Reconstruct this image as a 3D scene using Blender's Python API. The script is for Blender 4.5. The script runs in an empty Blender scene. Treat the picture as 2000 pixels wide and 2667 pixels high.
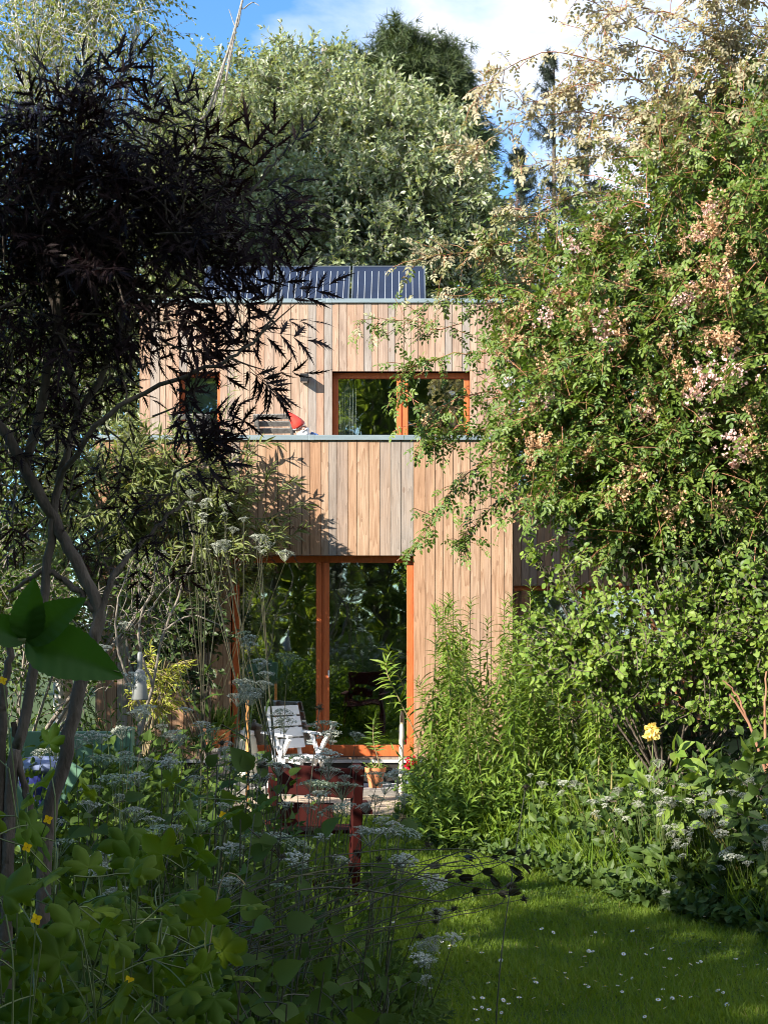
import bpy, math, random
import numpy as np
from mathutils import Vector, Matrix

sc = bpy.context.scene
COL = sc.collection
F, CX, CY, H = 2899.0, 867.0, 1319.0, 2.0      # focal length, wall-normal vanishing point and eye height of the photo

def P(dx, dy, d):
    """world point seen at photo position (dx, dy) at depth d"""
    return np.array([(dx - CX) / F * d, d, H + (CY - dy) / F * d])

def nrm(v):
    v = np.asarray(v, float)
    return v / np.maximum(np.linalg.norm(v, axis=-1, keepdims=True), 1e-9)

# ------------------------------------------------------------------ objects
def tag(o, label=None, cat=None, group=None, kind=None):
    if label: o['label'] = label
    if cat: o['category'] = cat
    if group: o['group'] = group
    if kind: o['kind'] = kind
    return o

def thing(name, label, cat, loc=(0, 0, 0), rz=0.0, group=None):
    o = bpy.data.objects.new(name, None)
    o.empty_display_size = .1
    COL.objects.link(o)
    o.location = [float(v) for v in loc]
    o.rotation_euler = (0, 0, rz)
    return tag(o, label, cat, group)

def dup(root, loc=None, rz=None, label=None, scale=None, rx=None):
    r = root.copy(); COL.objects.link(r)
    if loc is not None: r.location = [float(v) for v in loc]
    if rz is not None: r.rotation_euler = (rx or 0.0, 0, rz)
    if scale is not None: r.scale = (scale, scale, scale)
    if label: r['label'] = label
    for ch in list(root.children):
        c = ch.copy(); COL.objects.link(c); c.parent = r
        for g in list(ch.children):
            k = g.copy(); COL.objects.link(k); k.parent = c
    return r

class Geo:
    """collects quads, then links them as one mesh object"""
    def __init__(s):
        s.v, s.f, s.a, s.n = [], [], {}, 0
    def add(s, v, f, **at):
        v = np.asarray(v, float).reshape(-1, 3)
        f = np.asarray(f, np.int64).reshape(-1, 4)
        s.v.append(v); s.f.append(f + s.n)
        for k in set(s.a) | set(at):
            s.a.setdefault(k, [np.zeros(s.n)] if s.n else [])
            x = at.get(k, 0.0)
            s.a[k].append(np.full(len(v), x) if np.ndim(x) == 0 else np.asarray(x, float).ravel())
        s.n += len(v)
        return s
    def box(s, lo, hi, **at):
        (a, b, c), (d, e, f) = lo, hi
        v = [(a,b,c),(d,b,c),(d,e,c),(a,e,c),(a,b,f),(d,b,f),(d,e,f),(a,e,f)]
        return s.add(v, [(0,3,2,1),(4,5,6,7),(0,1,5,4),(1,2,6,5),(2,3,7,6),(3,0,4,7)], **at)
    def bar(s, p0, p1, w, h, up=(0, 0, 1), **at):
        p0, p1 = np.array(p0, float), np.array(p1, float)
        d = nrm(p1 - p0); up = np.array(up, float)
        if abs(d @ nrm(up)) > .98: up = np.array((0, 1, 0.))
        x = nrm(np.cross(d, up)); z = np.cross(x, d)
        v = [p + x * sx * w / 2 + z * sz * h / 2 for p in (p0, p1) for sx, sz in ((-1,-1),(1,-1),(1,1),(-1,1))]
        return s.add(v, [(0,1,2,3),(7,6,5,4),(0,4,5,1),(1,5,6,2),(2,6,7,3),(3,7,4,0)], **at)
    def tubes(s, paths, rad, sides=5, **at):
        paths = np.asarray(paths, float)
        if paths.ndim == 2: paths = paths[None]
        n, m, _ = paths.shape
        rad = np.broadcast_to(np.asarray(rad, float), (n, m))
        T = np.gradient(paths, axis=1); T = nrm(T)
        ref = np.where(np.abs(T[..., 2:3]) > .9, np.array((1., 0, 0)), np.array((0, 0, 1.)))
        ref = np.broadcast_to(ref[:, :1], T.shape)
        X = nrm(np.cross(T, ref)); Z = np.cross(X, T)
        ang = np.arange(sides) / sides * 2 * np.pi
        V = paths[:, :, None] + rad[..., None, None] * (X[:, :, None] * np.cos(ang)[:, None] + Z[:, :, None] * np.sin(ang)[:, None])
        base = (np.arange(n) * m * sides)[:, None, None] + (np.arange(m - 1) * sides)[None, :, None]
        k = np.arange(sides); k2 = (k + 1) % sides
        Fc = np.stack([base + k, base + k2, base + sides + k2, base + sides + k], -1)
        return s.add(V, Fc, **{q: (np.repeat(np.asarray(x), m * sides) if np.ndim(x) else x) for q, x in at.items()})
    def lathe(s, prof, c=(0, 0, 0), sides=24, **at):
        prof = np.array(prof, float); m = len(prof)
        ang = np.arange(sides) / sides * 2 * np.pi
        V = np.stack([prof[:, 0:1] * np.cos(ang), prof[:, 0:1] * np.sin(ang), np.repeat(prof[:, 1:2], sides, 1)], -1) + np.array(c)
        k = np.arange(sides); k2 = (k + 1) % sides; b = (np.arange(m - 1) * sides)[:, None]
        return s.add(V, np.stack([b + k, b + k2, b + sides + k2, b + sides + k], -1), **at)
    def ball(s, c, r, sides=14, rings=9, sq=(1, 1, 1), **at):
        th = np.linspace(0.02, np.pi - .02, rings)
        g = Geo().lathe(np.stack([np.sin(th), -np.cos(th)], -1), sides=sides)
        return s.add(np.concatenate(g.v) * r * np.array(sq) + np.array(c), np.concatenate(g.f), **at)
    def place(s, tv, tf, Pp, D, N, S, **at):
        """instances of a template baked in: tv x = width, y = along, z = normal"""
        n, k = len(Pp), len(tv)
        D = nrm(D); X = nrm(np.cross(D, N)); Z = np.cross(X, D)
        S = np.broadcast_to(np.asarray(S, float), (n,))[:, None, None]
        V = Pp[:, None] + S * (X[:, None] * tv[None, :, 0:1] + D[:, None] * tv[None, :, 1:2] + Z[:, None] * tv[None, :, 2:3])
        Fc = tf[None] + (np.arange(n) * k)[:, None, None]
        return s.add(V, Fc, **{q: (np.repeat(np.asarray(x), k) if np.ndim(x) else x) for q, x in at.items()})
    def turn(s, mtx):
        m = np.array(mtx)
        s.v = [v @ m[:3, :3].T + m[:3, 3] for v in s.v]
        return s
    def build(s, name, mat, parent=None, smooth=False, bevel=0, world=True):
        v = np.concatenate(s.v); f = np.concatenate(s.f)
        if parent is not None and world:
            mw = Matrix.Translation(parent.location) @ parent.rotation_euler.to_matrix().to_4x4()
            q = parent.parent
            while q is not None:
                mw = (Matrix.Translation(q.location) @ q.rotation_euler.to_matrix().to_4x4()) @ mw; q = q.parent
            im = np.array(mw.inverted())
            v = v @ im[:3, :3].T + im[:3, 3]
        me = bpy.data.meshes.new(name)
        me.vertices.add(len(v)); me.vertices.foreach_set('co', v.astype(np.float32).ravel())
        me.loops.add(len(f) * 4); me.loops.foreach_set('vertex_index', f.astype(np.int32).ravel())
        me.polygons.add(len(f))
        me.polygons.foreach_set('loop_start', (np.arange(len(f)) * 4).astype(np.int32))
        me.polygons.foreach_set('use_smooth', np.full(len(f), bool(smooth)))
        for k, a in s.a.items():
            at = me.attributes.new(k, 'FLOAT', 'POINT')
            at.data.foreach_set('value', np.concatenate(a).astype(np.float32))
        me.update(calc_edges=True)
        me.materials.append(mat)
        o = bpy.data.objects.new(name, me); COL.objects.link(o)
        if parent is not None: o.parent = parent
        if bevel:
            b = o.modifiers.new('bevel', 'BEVEL'); b.width = bevel; b.segments = 2; b.limit_method = 'ANGLE'
        return o

# ------------------------------------------------------------------ leaf shapes
def leaf(rows, fold=.12, curl=.15):
    """rows: (t, half width); returns quads of a folded, curled blade of length 1"""
    v, f = [], []
    for t, w in rows:
        z = -curl * t * t
        v += [(-w, t, z + fold * w * 2), (0, t, z), (w, t, z + fold * w * 2)]
    for i in range(len(rows) - 1):
        a = i * 3
        f += [(a, a+1, a+4, a+3), (a+1, a+2, a+5, a+4)]
    return np.array(v, float), np.array(f)

def combine(parts):
    """parts: (template, x, y, z, angle, scale[, pitch]) joined into one template"""
    V, Fc, n = [], [], 0
    for p in parts:
        (tv, tf), x, y, z, a, s = p[:6]
        pt = p[6] if len(p) > 6 else 0
        w = tv * s
        w = np.stack([w[:, 0], w[:, 1] * math.cos(pt) - w[:, 2] * math.sin(pt), w[:, 1] * math.sin(pt) + w[:, 2] * math.cos(pt)], -1)
        r = np.stack([w[:, 0] * math.cos(a) + w[:, 1] * math.sin(a), -w[:, 0] * math.sin(a) + w[:, 1] * math.cos(a), w[:, 2]], -1)
        V.append(r + np.array((x, y, z))); Fc.append(tf + n); n += len(tv)
    return np.concatenate(V), np.concatenate(Fc)

L_QUAD = leaf([(0, .03), (.45, .26), (1, .02)], .2, .12)
L_OVAL = leaf([(0, .03), (.25, .24), (.6, .27), (1, .02)], .15, .2)
L_ROUND = leaf([(0, .06), (.2, .34), (.55, .42), (.85, .25), (1, .03)], .1, .2)
L_LANCE = leaf([(0, .015), (.25, .085), (.55, .09), (1, .008)], .25, .35)
L_WILLOW = leaf([(0, .02), (.4, .17), (1, .01)], .2, .25)
stalk = leaf([(0, .008), (1, .006)], 0, 0)
L_ROSE = combine([(stalk, 0, 0, 0, 0, 1)] + [(L_OVAL, 0, y, 0, a, s) for y, a, s in
         ((.3, 1.15, .42), (.3, -1.15, .42), (.62, 1.0, .48), (.62, -1.0, .48), (.95, 0, .55))])
def _lacy():
    main = leaf([(0, .010), (.2, .052), (.45, .060), (.75, .036), (1, .003)], .15, .3)
    tooth = leaf([(0, .10), (.5, .075), (1, .008)], .1, .2)
    return combine([(main, 0, 0, 0, 0, 1)] + [(tooth, sx * .03, y, -.3 * y * y, sx * .62, s)
            for y, s in ((.2, .24), (.38, .26), (.56, .21), (.72, .14)) for sx in (-1, 1)])
L_LACY = _lacy()
L_ELDER = combine([(stalk, 0, 0, 0, 0, 1)] + [(L_LACY, 0, y, -.1 * y, a, s) for y, a, s in
         ((.35, .95, .62), (.35, -.95, .62), (.65, .8, .64), (.65, -.8, .64), (.95, 0, .7))])
def lobed(n=5):
    """a celandine-like leaf with rounded scalloped lobes"""
    k = 60; th = np.linspace(-2.55, 2.55, k); r = np.full(k, .46)
    for a, L, w in ((0, 1.0, .56), (1.0, .88, .5), (-1.0, .88, .5), (2.0, .68, .45), (-2.0, .68, .45)):
        u = np.abs(th - a) / w; r = np.maximum(r, L * np.clip(1 - .55 * u ** 2.6, 0, 1))
    r = r * (1 + .055 * np.cos(th * 13 + .4)) * .82
    rows = [(0, 0), (.45, .02), (.8, .03), (1, -.05)]
    V = np.concatenate([np.stack([f * r * np.sin(th), f * r * np.cos(th) + .12, z + .03 * f * np.cos(th * 6.4) - .10 * f * f * np.abs(th) / 2.5], -1) for f, z in rows])
    i = np.arange(k - 1); Fc = np.concatenate([np.stack([q * k + i, q * k + i + 1, (q + 1) * k + i + 1, (q + 1) * k + i], -1) for q in range(3)])
    return combine([((V, Fc), 0, 0, 0, 0, 1), (stalk, 0, -.5, 0, 0, .62)])
L_LOBED = lobed()
def tuft(k=9, w=.045, seed=1):
    r = random.Random(seed); b = leaf([(0, w), (1, w * .3)], 0, .1)
    return combine([(b, 0, .05 * r.random(), 0, r.uniform(-1.3, 1.3), r.uniform(.6, 1), r.uniform(-.9, .9)) for _ in range(k)])
L_TUFT = tuft()
L_FERNY = combine([(stalk, 0, 0, 0, 0, 1)] + [(L_QUAD, 0, y, 0, sx * a, s) for y, a, s in
          ((.25, 1.2, .4), (.45, 1.1, .38), (.65, 1.0, .3), (.82, .8, .22)) for sx in (-1, 1)] + [(L_QUAD, 0, .85, 0, 0, .25)])
def toothed(n=25):
    t = np.linspace(0, 1, n); w = .43 * np.sin(np.pi * t ** .72) ** .85 * (1 - .12 * t) + .008; w = w * (1 + .05 * (np.arange(n) % 2)) ; w[0] = .03
    us = np.linspace(-1, 1, 9); V = []
    for i in range(n):
        for u in us:
            V.append((u * w[i], t[i], .10 * abs(u) * w[i] * 2 - .16 * t[i] ** 2 + .011 * abs(u) ** .5 * math.sin(2 * math.pi * 7.5 * (t[i] - .35 * abs(u) * w[i]))))
    q = np.arange(8); Fc = np.concatenate([np.stack([i * 9 + q, i * 9 + q + 1, (i + 1) * 9 + q + 1, (i + 1) * 9 + q], -1) for i in range(n - 1)])
    return np.array(V), Fc
L_TOOTH = toothed()
L_HEART = leaf([(0, .12), (.06, .27), (.18, .38), (.35, .42), (.55, .36), (.75, .22), (.9, .08), (1, .01)], .16, .3)
BLADE = leaf([(0, .035), (.5, .03), (1, .004)], .1, .45)

# ------------------------------------------------------------------ growth
def grow(rng, P0, D0, L, m=6, droop=.3, wig=.25):
    P0 = np.asarray(P0, float); d = nrm(D0); n = len(P0)
    L = np.broadcast_to(np.asarray(L, float), (n,))[:, None]
    out = [P0]; p = P0
    for i in range(m - 1):
        d = nrm(d + np.array((0, 0, -droop)) / m + rng.normal(0, wig, (n, 3)) / math.sqrt(m))
        p = p + d * L / (m - 1); out.append(p)
    return np.stack(out, 1)

def crown(rng, lobes, cl, tw, L, m=6, droop=.3, wig=.25, up=.3, inner=.35, back=.5, spread=.8):
    """twigs in clumps over the skin of every lobe; lobes: (x, y, z, r[, squash z])"""
    Ps, Ds = [], []
    for lb in lobes:
        c, r = np.array(lb[:3]), lb[3]; sq = lb[4] if len(lb) > 4 else 1.0
        n = max(3, int(cl * r * r))
        q = nrm(rng.normal(0, 1, (n * 3, 3)))
        q = q[(q[:, 1] < .25) | (rng.random(len(q)) > back)][:n]
        rad = r * (1 - inner * rng.random((len(q), 1)) ** 1.5)
        cc = c + q * rad * np.array((1, 1, sq))
        k = np.repeat(np.arange(len(q)), tw)
        Ps.append(cc[k] + rng.normal(0, r * .09, (len(k), 3)))
        Ds.append(nrm(q[k] + np.array((0, 0, up)) + rng.normal(0, spread, (len(k), 3))))
    Pp, D = np.concatenate(Ps), np.concatenate(Ds)
    lo, hi = (L if np.ndim(L) else (L * .6, L * 1.2))
    ln = rng.uniform(lo, hi, len(Pp))
    return grow(rng, Pp - D * ln[:, None] * .3, D, ln, m, droop, wig)

SUNUP = (-.55, -.45, .75)      # leaves turn their faces towards the light
def leaves_on(rng, paths, k, size, ang=.9, t0=.15, njit=.5, droop=.1, roll=.8, upv=SUNUP):
    n, m, _ = paths.shape
    t = np.clip(np.linspace(t0, 1, k)[None] + rng.normal(0, .35 / k, (n, k)), 0, 1)
    f = t * (m - 1); i = np.minimum(f.astype(int), m - 2); fr = (f - i)[..., None]
    r = np.arange(n)[:, None]
    A, B = paths[r, i], paths[r, i + 1]
    Pp = A * (1 - fr) + B * fr; T = nrm(B - A)
    side = np.where((np.arange(k) % 2) == 0, 1., -1.)[None, :, None]
    upv = np.array(upv, float)
    X = nrm(np.cross(T, upv + rng.normal(0, .2, T.shape))) * side
    Y = np.cross(X, T); ph = rng.normal(0, roll, (n, k, 1))
    Q = X * np.cos(ph) + Y * np.sin(ph)
    a = (ang * rng.uniform(.7, 1.25, (n, k)) * np.where(t > .97, .25, 1))[..., None]
    D = nrm(T * np.cos(a) + Q * np.sin(a) + np.array((0, 0, -droop)))
    N = nrm(upv + rng.normal(0, njit, T.shape))
    S = rng.uniform(size[0], size[1], (n, k)) * (1 - .25 * t)
    return Pp.reshape(-1, 3), D.reshape(-1, 3), N.reshape(-1, 3), S.ravel()

def curve(pts, n=24, jit=0, rng=None):
    """smooth polyline through control points"""
    pts = np.array(pts, float); m = len(pts)
    e = np.concatenate([2 * pts[:1] - pts[1:2], pts, 2 * pts[-1:] - pts[-2:-1]])
    t = np.linspace(0, m - 1 - 1e-6, n); i = t.astype(int); u = (t - i)[:, None]
    p0, p1, p2, p3 = e[i], e[i+1], e[i+2], e[i+3]
    q = .5 * (2*p1 + (p2 - p0)*u + (2*p0 - 5*p1 + 4*p2 - p3)*u**2 + (3*p1 - p0 - 3*p2 + p3)*u**3)
    if jit and rng is not None: q[1:-1] += rng.normal(0, jit, q[1:-1].shape)
    return q

def limb(g, pts, r0, r1, n=24, sides=8, jit=0, rng=None, pw=1.0):
    q = curve(pts, n, jit, rng)
    g.tubes(q, r0 + (r1 - r0) * np.linspace(0, 1, n) ** pw, sides)
    return q

# ------------------------------------------------------------------ materials
def new_mat(name):
    m = bpy.data.materials.new(name); m.use_nodes = True
    nt = m.node_tree; nt.nodes.clear()
    out = nt.nodes.new('ShaderNodeOutputMaterial')
    return m, nt, out

def nd(nt, kind, **kw):
    n = nt.nodes.new('ShaderNode' + kind)
    for k, v in kw.items():
        if k in n.inputs: n.inputs[k].default_value = v
        else: setattr(n, k, v)
    return n

def c4(c): return (*c, 1) if len(c) == 3 else c

def mixc(nt, fac, a, b, blend='MIX'):
    n = nt.nodes.new('ShaderNodeMix'); n.data_type = 'RGBA'; n.blend_type = blend
    for s, v in ((0, fac), (6, a), (7, b)):
        if isinstance(v, (int, float)): n.inputs[s].default_value = v
        elif isinstance(v, (tuple, list)): n.inputs[s].default_value = c4(v)
        else: nt.links.new(v, n.inputs[s])
    return n.outputs[2]

def math_n(nt, op, a, b=0.5, c=None, clamp=False):
    n = nt.nodes.new('ShaderNodeMath'); n.operation = op; n.use_clamp = clamp
    for i, v in enumerate((a, b, c)):
        if v is None: continue
        if isinstance(v, (int, float)): n.inputs[i].default_value = v
        else: nt.links.new(v, n.inputs[i])
    return n.outputs[0]

def attr(nt, name):
    n = nt.nodes.new('ShaderNodeAttribute'); n.attribute_name = name
    return n.outputs['Fac']

def leaf_mat(name, a, b, trans=.35, rough=.5, back=None, tint=None, spec=.25, tcol=(1.5, 1.35, .5)):
    m, nt, out = new_mat(name)
    c = mixc(nt, attr(nt, 'rnd'), a, b)
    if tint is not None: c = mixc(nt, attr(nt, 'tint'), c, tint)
    tc = mixc(nt, 1.0, c, tcol, 'MULTIPLY')
    if back is not None:
        geo = nd(nt, 'NewGeometry')
        c = mixc(nt, geo.outputs['Backfacing'], c, back)
    p = nd(nt, 'BsdfPrincipled', Roughness=rough)
    p.inputs['Specular IOR Level'].default_value = spec
    nt.links.new(c, p.inputs['Base Color'])
    t = nd(nt, 'BsdfTranslucent'); nt.links.new(tc, t.inputs['Color'])
    mx = nd(nt, 'MixShader', Fac=trans)
    nt.links.new(p.outputs[0], mx.inputs[1]); nt.links.new(t.outputs[0], mx.inputs[2])
    nt.links.new(mx.outputs[0], out.inputs[0])
    return m

def plain(name, a, b=None, rough=.6, scale=8.0, metal=0.0, spec=.4, bump=0.0, stretch=(1, 1, 1), detail=5, bscale=None):
    """a noisy two-tone surface with an optional bump"""
    m, nt, out = new_mat(name)
    tc = nd(nt, 'TexCoord'); mp = nd(nt, 'Mapping'); mp.inputs['Scale'].default_value = stretch
    nt.links.new(tc.outputs['Object'], mp.inputs[0])
    nz = nd(nt, 'TexNoise', Scale=scale, Detail=detail, Roughness=.6); nt.links.new(mp.outputs[0], nz.inputs['Vector'])
    rp = nd(nt, 'ValToRGB'); rp.color_ramp.elements[0].position = .3; rp.color_ramp.elements[1].position = .7
    rp.color_ramp.elements[0].color = c4(a); rp.color_ramp.elements[1].color = c4(b or a)
    nt.links.new(nz.outputs[0], rp.inputs[0])
    p = nd(nt, 'BsdfPrincipled', Roughness=rough, Metallic=metal); p.inputs['Specular IOR Level'].default_value = spec
    nt.links.new(rp.outputs[0], p.inputs['Base Color'])
    if bump:
        n2 = nd(nt, 'TexNoise', Scale=bscale or scale * 4, Detail=6); nt.links.new(mp.outputs[0], n2.inputs['Vector'])
        bp = nd(nt, 'Bump', Strength=bump, Distance=.02); nt.links.new(n2.outputs[0], bp.inputs['Height'])
        nt.links.new(bp.outputs[0], p.inputs['Normal'])
    nt.links.new(p.outputs[0], out.inputs[0])
    return m

def wood_mat(name, tan, red, grey, greyness=.3):
    """vertical cladding boards: every board has its own shade and grain (point attributes rnd and grey)"""
    m, nt, out = new_mat(name)
    tc = nd(nt, 'TexCoord'); r = attr(nt, 'rnd'); gy = attr(nt, 'grey')
    off = nd(nt, 'CombineXYZ')
    nt.links.new(math_n(nt, 'MULTIPLY', r, 37.0), off.inputs[0]); nt.links.new(math_n(nt, 'MULTIPLY', r, 91.0), off.inputs[2])
    ad = nd(nt, 'VectorMath', operation='ADD'); nt.links.new(tc.outputs['Object'], ad.inputs[0]); nt.links.new(off.outputs[0], ad.inputs[1])
    def stretched(sx, sz):
        mp = nd(nt, 'Mapping'); mp.inputs['Scale'].default_value = (sx, sx, sz); nt.links.new(ad.outputs[0], mp.inputs[0]); return mp.outputs[0]
    warp = nd(nt, 'TexNoise', Scale=1.0, Detail=2); nt.links.new(stretched(11, .75), warp.inputs['Vector'])
    ring = math_n(nt, 'FRACT', math_n(nt, 'MULTIPLY', warp.outputs[0], 10.0))
    ring = math_n(nt, 'POWER', ring, 1.8)
    fine = nd(nt, 'TexNoise', Scale=1.0, Detail=5, Roughness=.7); nt.links.new(stretched(150, 3.0), fine.inputs['Vector'])
    blot = nd(nt, 'TexNoise', Scale=1.0, Detail=3); nt.links.new(stretched(5, 1.1), blot.inputs['Vector'])
    base = mixc(nt, r, tan, red)
    base = mixc(nt, math_n(nt, 'MULTIPLY', ring, .68), base, tuple(v * .62 for v in red))
    gfac = math_n(nt, 'ADD', gy, math_n(nt, 'MULTIPLY_ADD', blot.outputs[0], 1.2, -.6 + greyness - .3), clamp=True)
    gcol = mixc(nt, math_n(nt, 'MULTIPLY', ring, .6), grey, tuple(v * .55 for v in grey))
    c = mixc(nt, gfac, base, gcol)
    c = mixc(nt, math_n(nt, 'MULTIPLY_ADD', fine.outputs[0], 1.3, -.3, clamp=True), mixc(nt, 1.0, c, (.42, .36, .32), 'MULTIPLY'), c)
    c = mixc(nt, math_n(nt, 'MULTIPLY_ADD', blot.outputs[0], 2.4, -1.25, clamp=True), c, mixc(nt, 1.0, c, (.66, .52, .44), 'MULTIPLY'))
    kn = nd(nt, 'TexVoronoi', Scale=1.0); nt.links.new(stretched(6, 2.3), kn.inputs['Vector'])
    kf = math_n(nt, 'MULTIPLY', math_n(nt, 'LESS_THAN', kn.outputs['Distance'], .075), .5)
    c = mixc(nt, kf, c, (.12, .06, .035))
    p = nd(nt, 'BsdfPrincipled', Roughness=.75); p.inputs['Specular IOR Level'].default_value = .2
    nt.links.new(c, p.inputs['Base Color'])
    bp = nd(nt, 'Bump', Strength=.35, Distance=.004); nt.links.new(fine.outputs[0], bp.inputs['Height']); nt.links.new(bp.outputs[0], p.inputs['Normal'])
    nt.links.new(p.outputs[0], out.inputs[0])
    return m

def glass_mat(name, refl=.16, tint=(.8, .86, .84)):
    m, nt, out = new_mat(name)
    t = nd(nt, 'BsdfTransparent', Color=c4(tint)); g = nd(nt, 'BsdfGlossy', Roughness=.015, Color=(.95, 1, .97, 1))
    tc = nd(nt, 'TexCoord'); nz = nd(nt, 'TexNoise', Scale=1.6, Detail=2); nt.links.new(tc.outputs['Object'], nz.inputs['Vector'])
    bp = nd(nt, 'Bump', Strength=.13, Distance=.02); nt.links.new(nz.outputs[0], bp.inputs['Height']); nt.links.new(bp.outputs[0], g.inputs['Normal'])
    fr = nd(nt, 'Fresnel', IOR=1.5)
    fac = math_n(nt, 'MULTIPLY_ADD', fr.outputs[0], .8, refl, clamp=True)
    mx = nd(nt, 'MixShader'); nt.links.new(fac, mx.inputs[0]); nt.links.new(t.outputs[0], mx.inputs[1]); nt.links.new(g.outputs[0], mx.inputs[2])
    nt.links.new(mx.outputs[0], out.inputs[0])
    return m

EXPOSURE = 1.68
CLOUD_OFF = (.55, .1, .35)
# ------------------------------------------------------------------ camera, light, sky
cam = bpy.data.cameras.new('camera'); camo = bpy.data.objects.new('camera', cam); COL.objects.link(camo)
camo.location = (0, 0, H); camo.rotation_euler = (math.radians(90), 0, 0)
cam.sensor_fit = 'VERTICAL'; cam.sensor_height = 36.0; cam.sensor_width = 27.0
cam.lens = F / 2212 * 36
cam.shift_x = (829.5 - CX) / 2212; cam.shift_y = (CY - 1106) / 2212
cam.clip_start = .05; cam.clip_end = 3000
sc.camera = camo

SUN_EL, SUN_U = math.radians(28), nrm(np.array((.8, .6)))
ldir = Vector((SUN_U[0] * math.cos(SUN_EL), SUN_U[1] * math.cos(SUN_EL), -math.sin(SUN_EL)))
sun = bpy.data.lights.new('sun', 'SUN'); sun.energy = 5.0; sun.angle = math.radians(.5); sun.color = (1, .915, .78)
suno = bpy.data.objects.new('sun', sun); COL.objects.link(suno)
suno.rotation_euler = ldir.to_track_quat('-Z', 'Y').to_euler(); suno.location = (-30, -20, 30)

w = bpy.data.worlds.new('World'); sc.world = w; w.use_nodes = True
nt = w.node_tree; nt.nodes.clear()
wo = nt.nodes.new('ShaderNodeOutputWorld'); bg = nt.nodes.new('ShaderNodeBackground'); bg.inputs['Strength'].default_value = .09
sky = nt.nodes.new('ShaderNodeTexSky'); sky.sky_type = 'NISHITA'; sky.sun_disc = False
sky.sun_elevation = SUN_EL; sky.sun_rotation = math.atan2(-SUN_U[0], -SUN_U[1]); sky.altitude = 50
sky.air_density = 1.0; sky.dust_density = .3; sky.ozone_density = 3.0
tc = nt.nodes.new('ShaderNodeTexCoord')
mp = nt.nodes.new('ShaderNodeMapping'); mp.inputs['Scale'].default_value = (1, 1, 1.9); mp.inputs['Location'].default_value = CLOUD_OFF
nt.links.new(tc.outputs['Generated'], mp.inputs[0])
nz = nd(nt, 'TexNoise', Scale=4.2, Detail=7, Roughness=.52, Distortion=.25); nt.links.new(mp.outputs[0], nz.inputs['Vector'])
rp = nt.nodes.new('ShaderNodeValToRGB'); rp.color_ramp.elements[0].position = .45; rp.color_ramp.elements[1].position = .66
sx = nt.nodes.new('ShaderNodeSeparateXYZ'); nt.links.new(tc.outputs['Generated'], sx.inputs[0])
bank = math_n(nt, 'MULTIPLY_ADD', sx.outputs[0], 1.1, .03); bank = math_n(nt, 'MINIMUM', math_n(nt, 'MAXIMUM', bank, -.2), .14)
nt.links.new(math_n(nt, 'ADD', nz.outputs[0], bank), rp.inputs[0])
deep = mixc(nt, 1.0, sky.outputs[0], (.62, .92, 1.12), 'MULTIPLY')
cl = mixc(nt, math_n(nt, 'MULTIPLY', rp.outputs[0], .9), deep, (4.9, 5.0, 5.35))
nt.links.new(cl, bg.inputs['Color']); nt.links.new(bg.outputs[0], wo.inputs[0])

sc.view_settings.view_transform = 'Standard'; sc.view_settings.look = 'None'
sc.view_settings.exposure = EXPOSURE; sc.view_settings.gamma = 1.0; sc.view_settings.use_curve_mapping = False
sc.cycles.max_bounces = 7; sc.cycles.diffuse_bounces = 3; sc.cycles.glossy_bounces = 3; sc.cycles.transmission_bounces = 4; sc.cycles.transparent_max_bounces = 8
sc.cycles.use_denoising = True
sc.cycles.caustics_reflective = False; sc.cycles.caustics_refractive = False
sc.cycles.sample_clamp_indirect = 6
sc.cycles.filter_width = 1.0

# ------------------------------------------------------------------ shared materials
M = {}
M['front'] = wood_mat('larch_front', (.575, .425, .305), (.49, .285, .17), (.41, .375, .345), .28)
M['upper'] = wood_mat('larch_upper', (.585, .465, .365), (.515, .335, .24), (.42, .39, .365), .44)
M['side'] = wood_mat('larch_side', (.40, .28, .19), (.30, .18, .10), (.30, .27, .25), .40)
M['dark'] = plain('dark_backing', (.02, .017, .015), rough=.9)
M['zinc'] = plain('zinc', (.15, .195, .22), (.21, .26, .285), rough=.5, metal=.2, scale=3, stretch=(1, 1, 8))
M['orange'] = plain('orange_frame', (.40, .085, .02), (.53, .125, .032), rough=.6, scale=9, stretch=(6, 6, .5), bump=.15)
M['glass'] = glass_mat('glass', .36)
M['glass_up'] = glass_mat('glass_upper', .34)
M['plaster'] = plain('room_plaster', (.52, .49, .42), (.58, .54, .47), rough=.9)
M['room_floor'] = plain('room_floor', (.16, .10, .06), (.20, .13, .08), rough=.5, stretch=(1, 8, 1))
M['concrete'] = plain('plinth_concrete', (.33, .34, .36), (.45, .45, .46), rough=.85, scale=5, bump=.3)
M['curtain'] = plain('curtain', (.72, .75, .73), (.80, .82, .80), rough=.9, stretch=(14, 1, .4), scale=3)
M['bark'] = plain('bark', (.045, .034, .026), (.125, .10, .078), rough=.9, scale=14, bump=.7, stretch=(1, 1, .35))
M['bark_grey'] = plain('bark_grey', (.13, .11, .09), (.23, .20, .165), rough=.9, scale=14, bump=.7, stretch=(1, 1, .35))
M['birch'] = plain('birch_bark', (.22, .20, .18), (.72, .68, .62), rough=.8, scale=9, bump=.3, stretch=(1, 1, 2.5))
M['twig'] = plain('twig', (.11, .065, .04), (.17, .11, .07), rough=.8)
M['cane'] = plain('rose_cane', (.20, .13, .06), (.34, .12, .07), rough=.6)
M['stem'] = plain('green_stem', (.07, .10, .03), (.12, .15, .05), rough=.6, scale=4)
M['stem_dry'] = plain('dry_stem', (.22, .17, .09), (.32, .25, .14), rough=.7, scale=4)
M['stem_dark'] = plain('dark_stem', (.028, .032, .014), (.05, .045, .022), rough=.6, scale=4)
M['white'] = plain('white_paint', (.72, .73, .75), (.80, .80, .80), rough=.45, scale=4)
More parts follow.
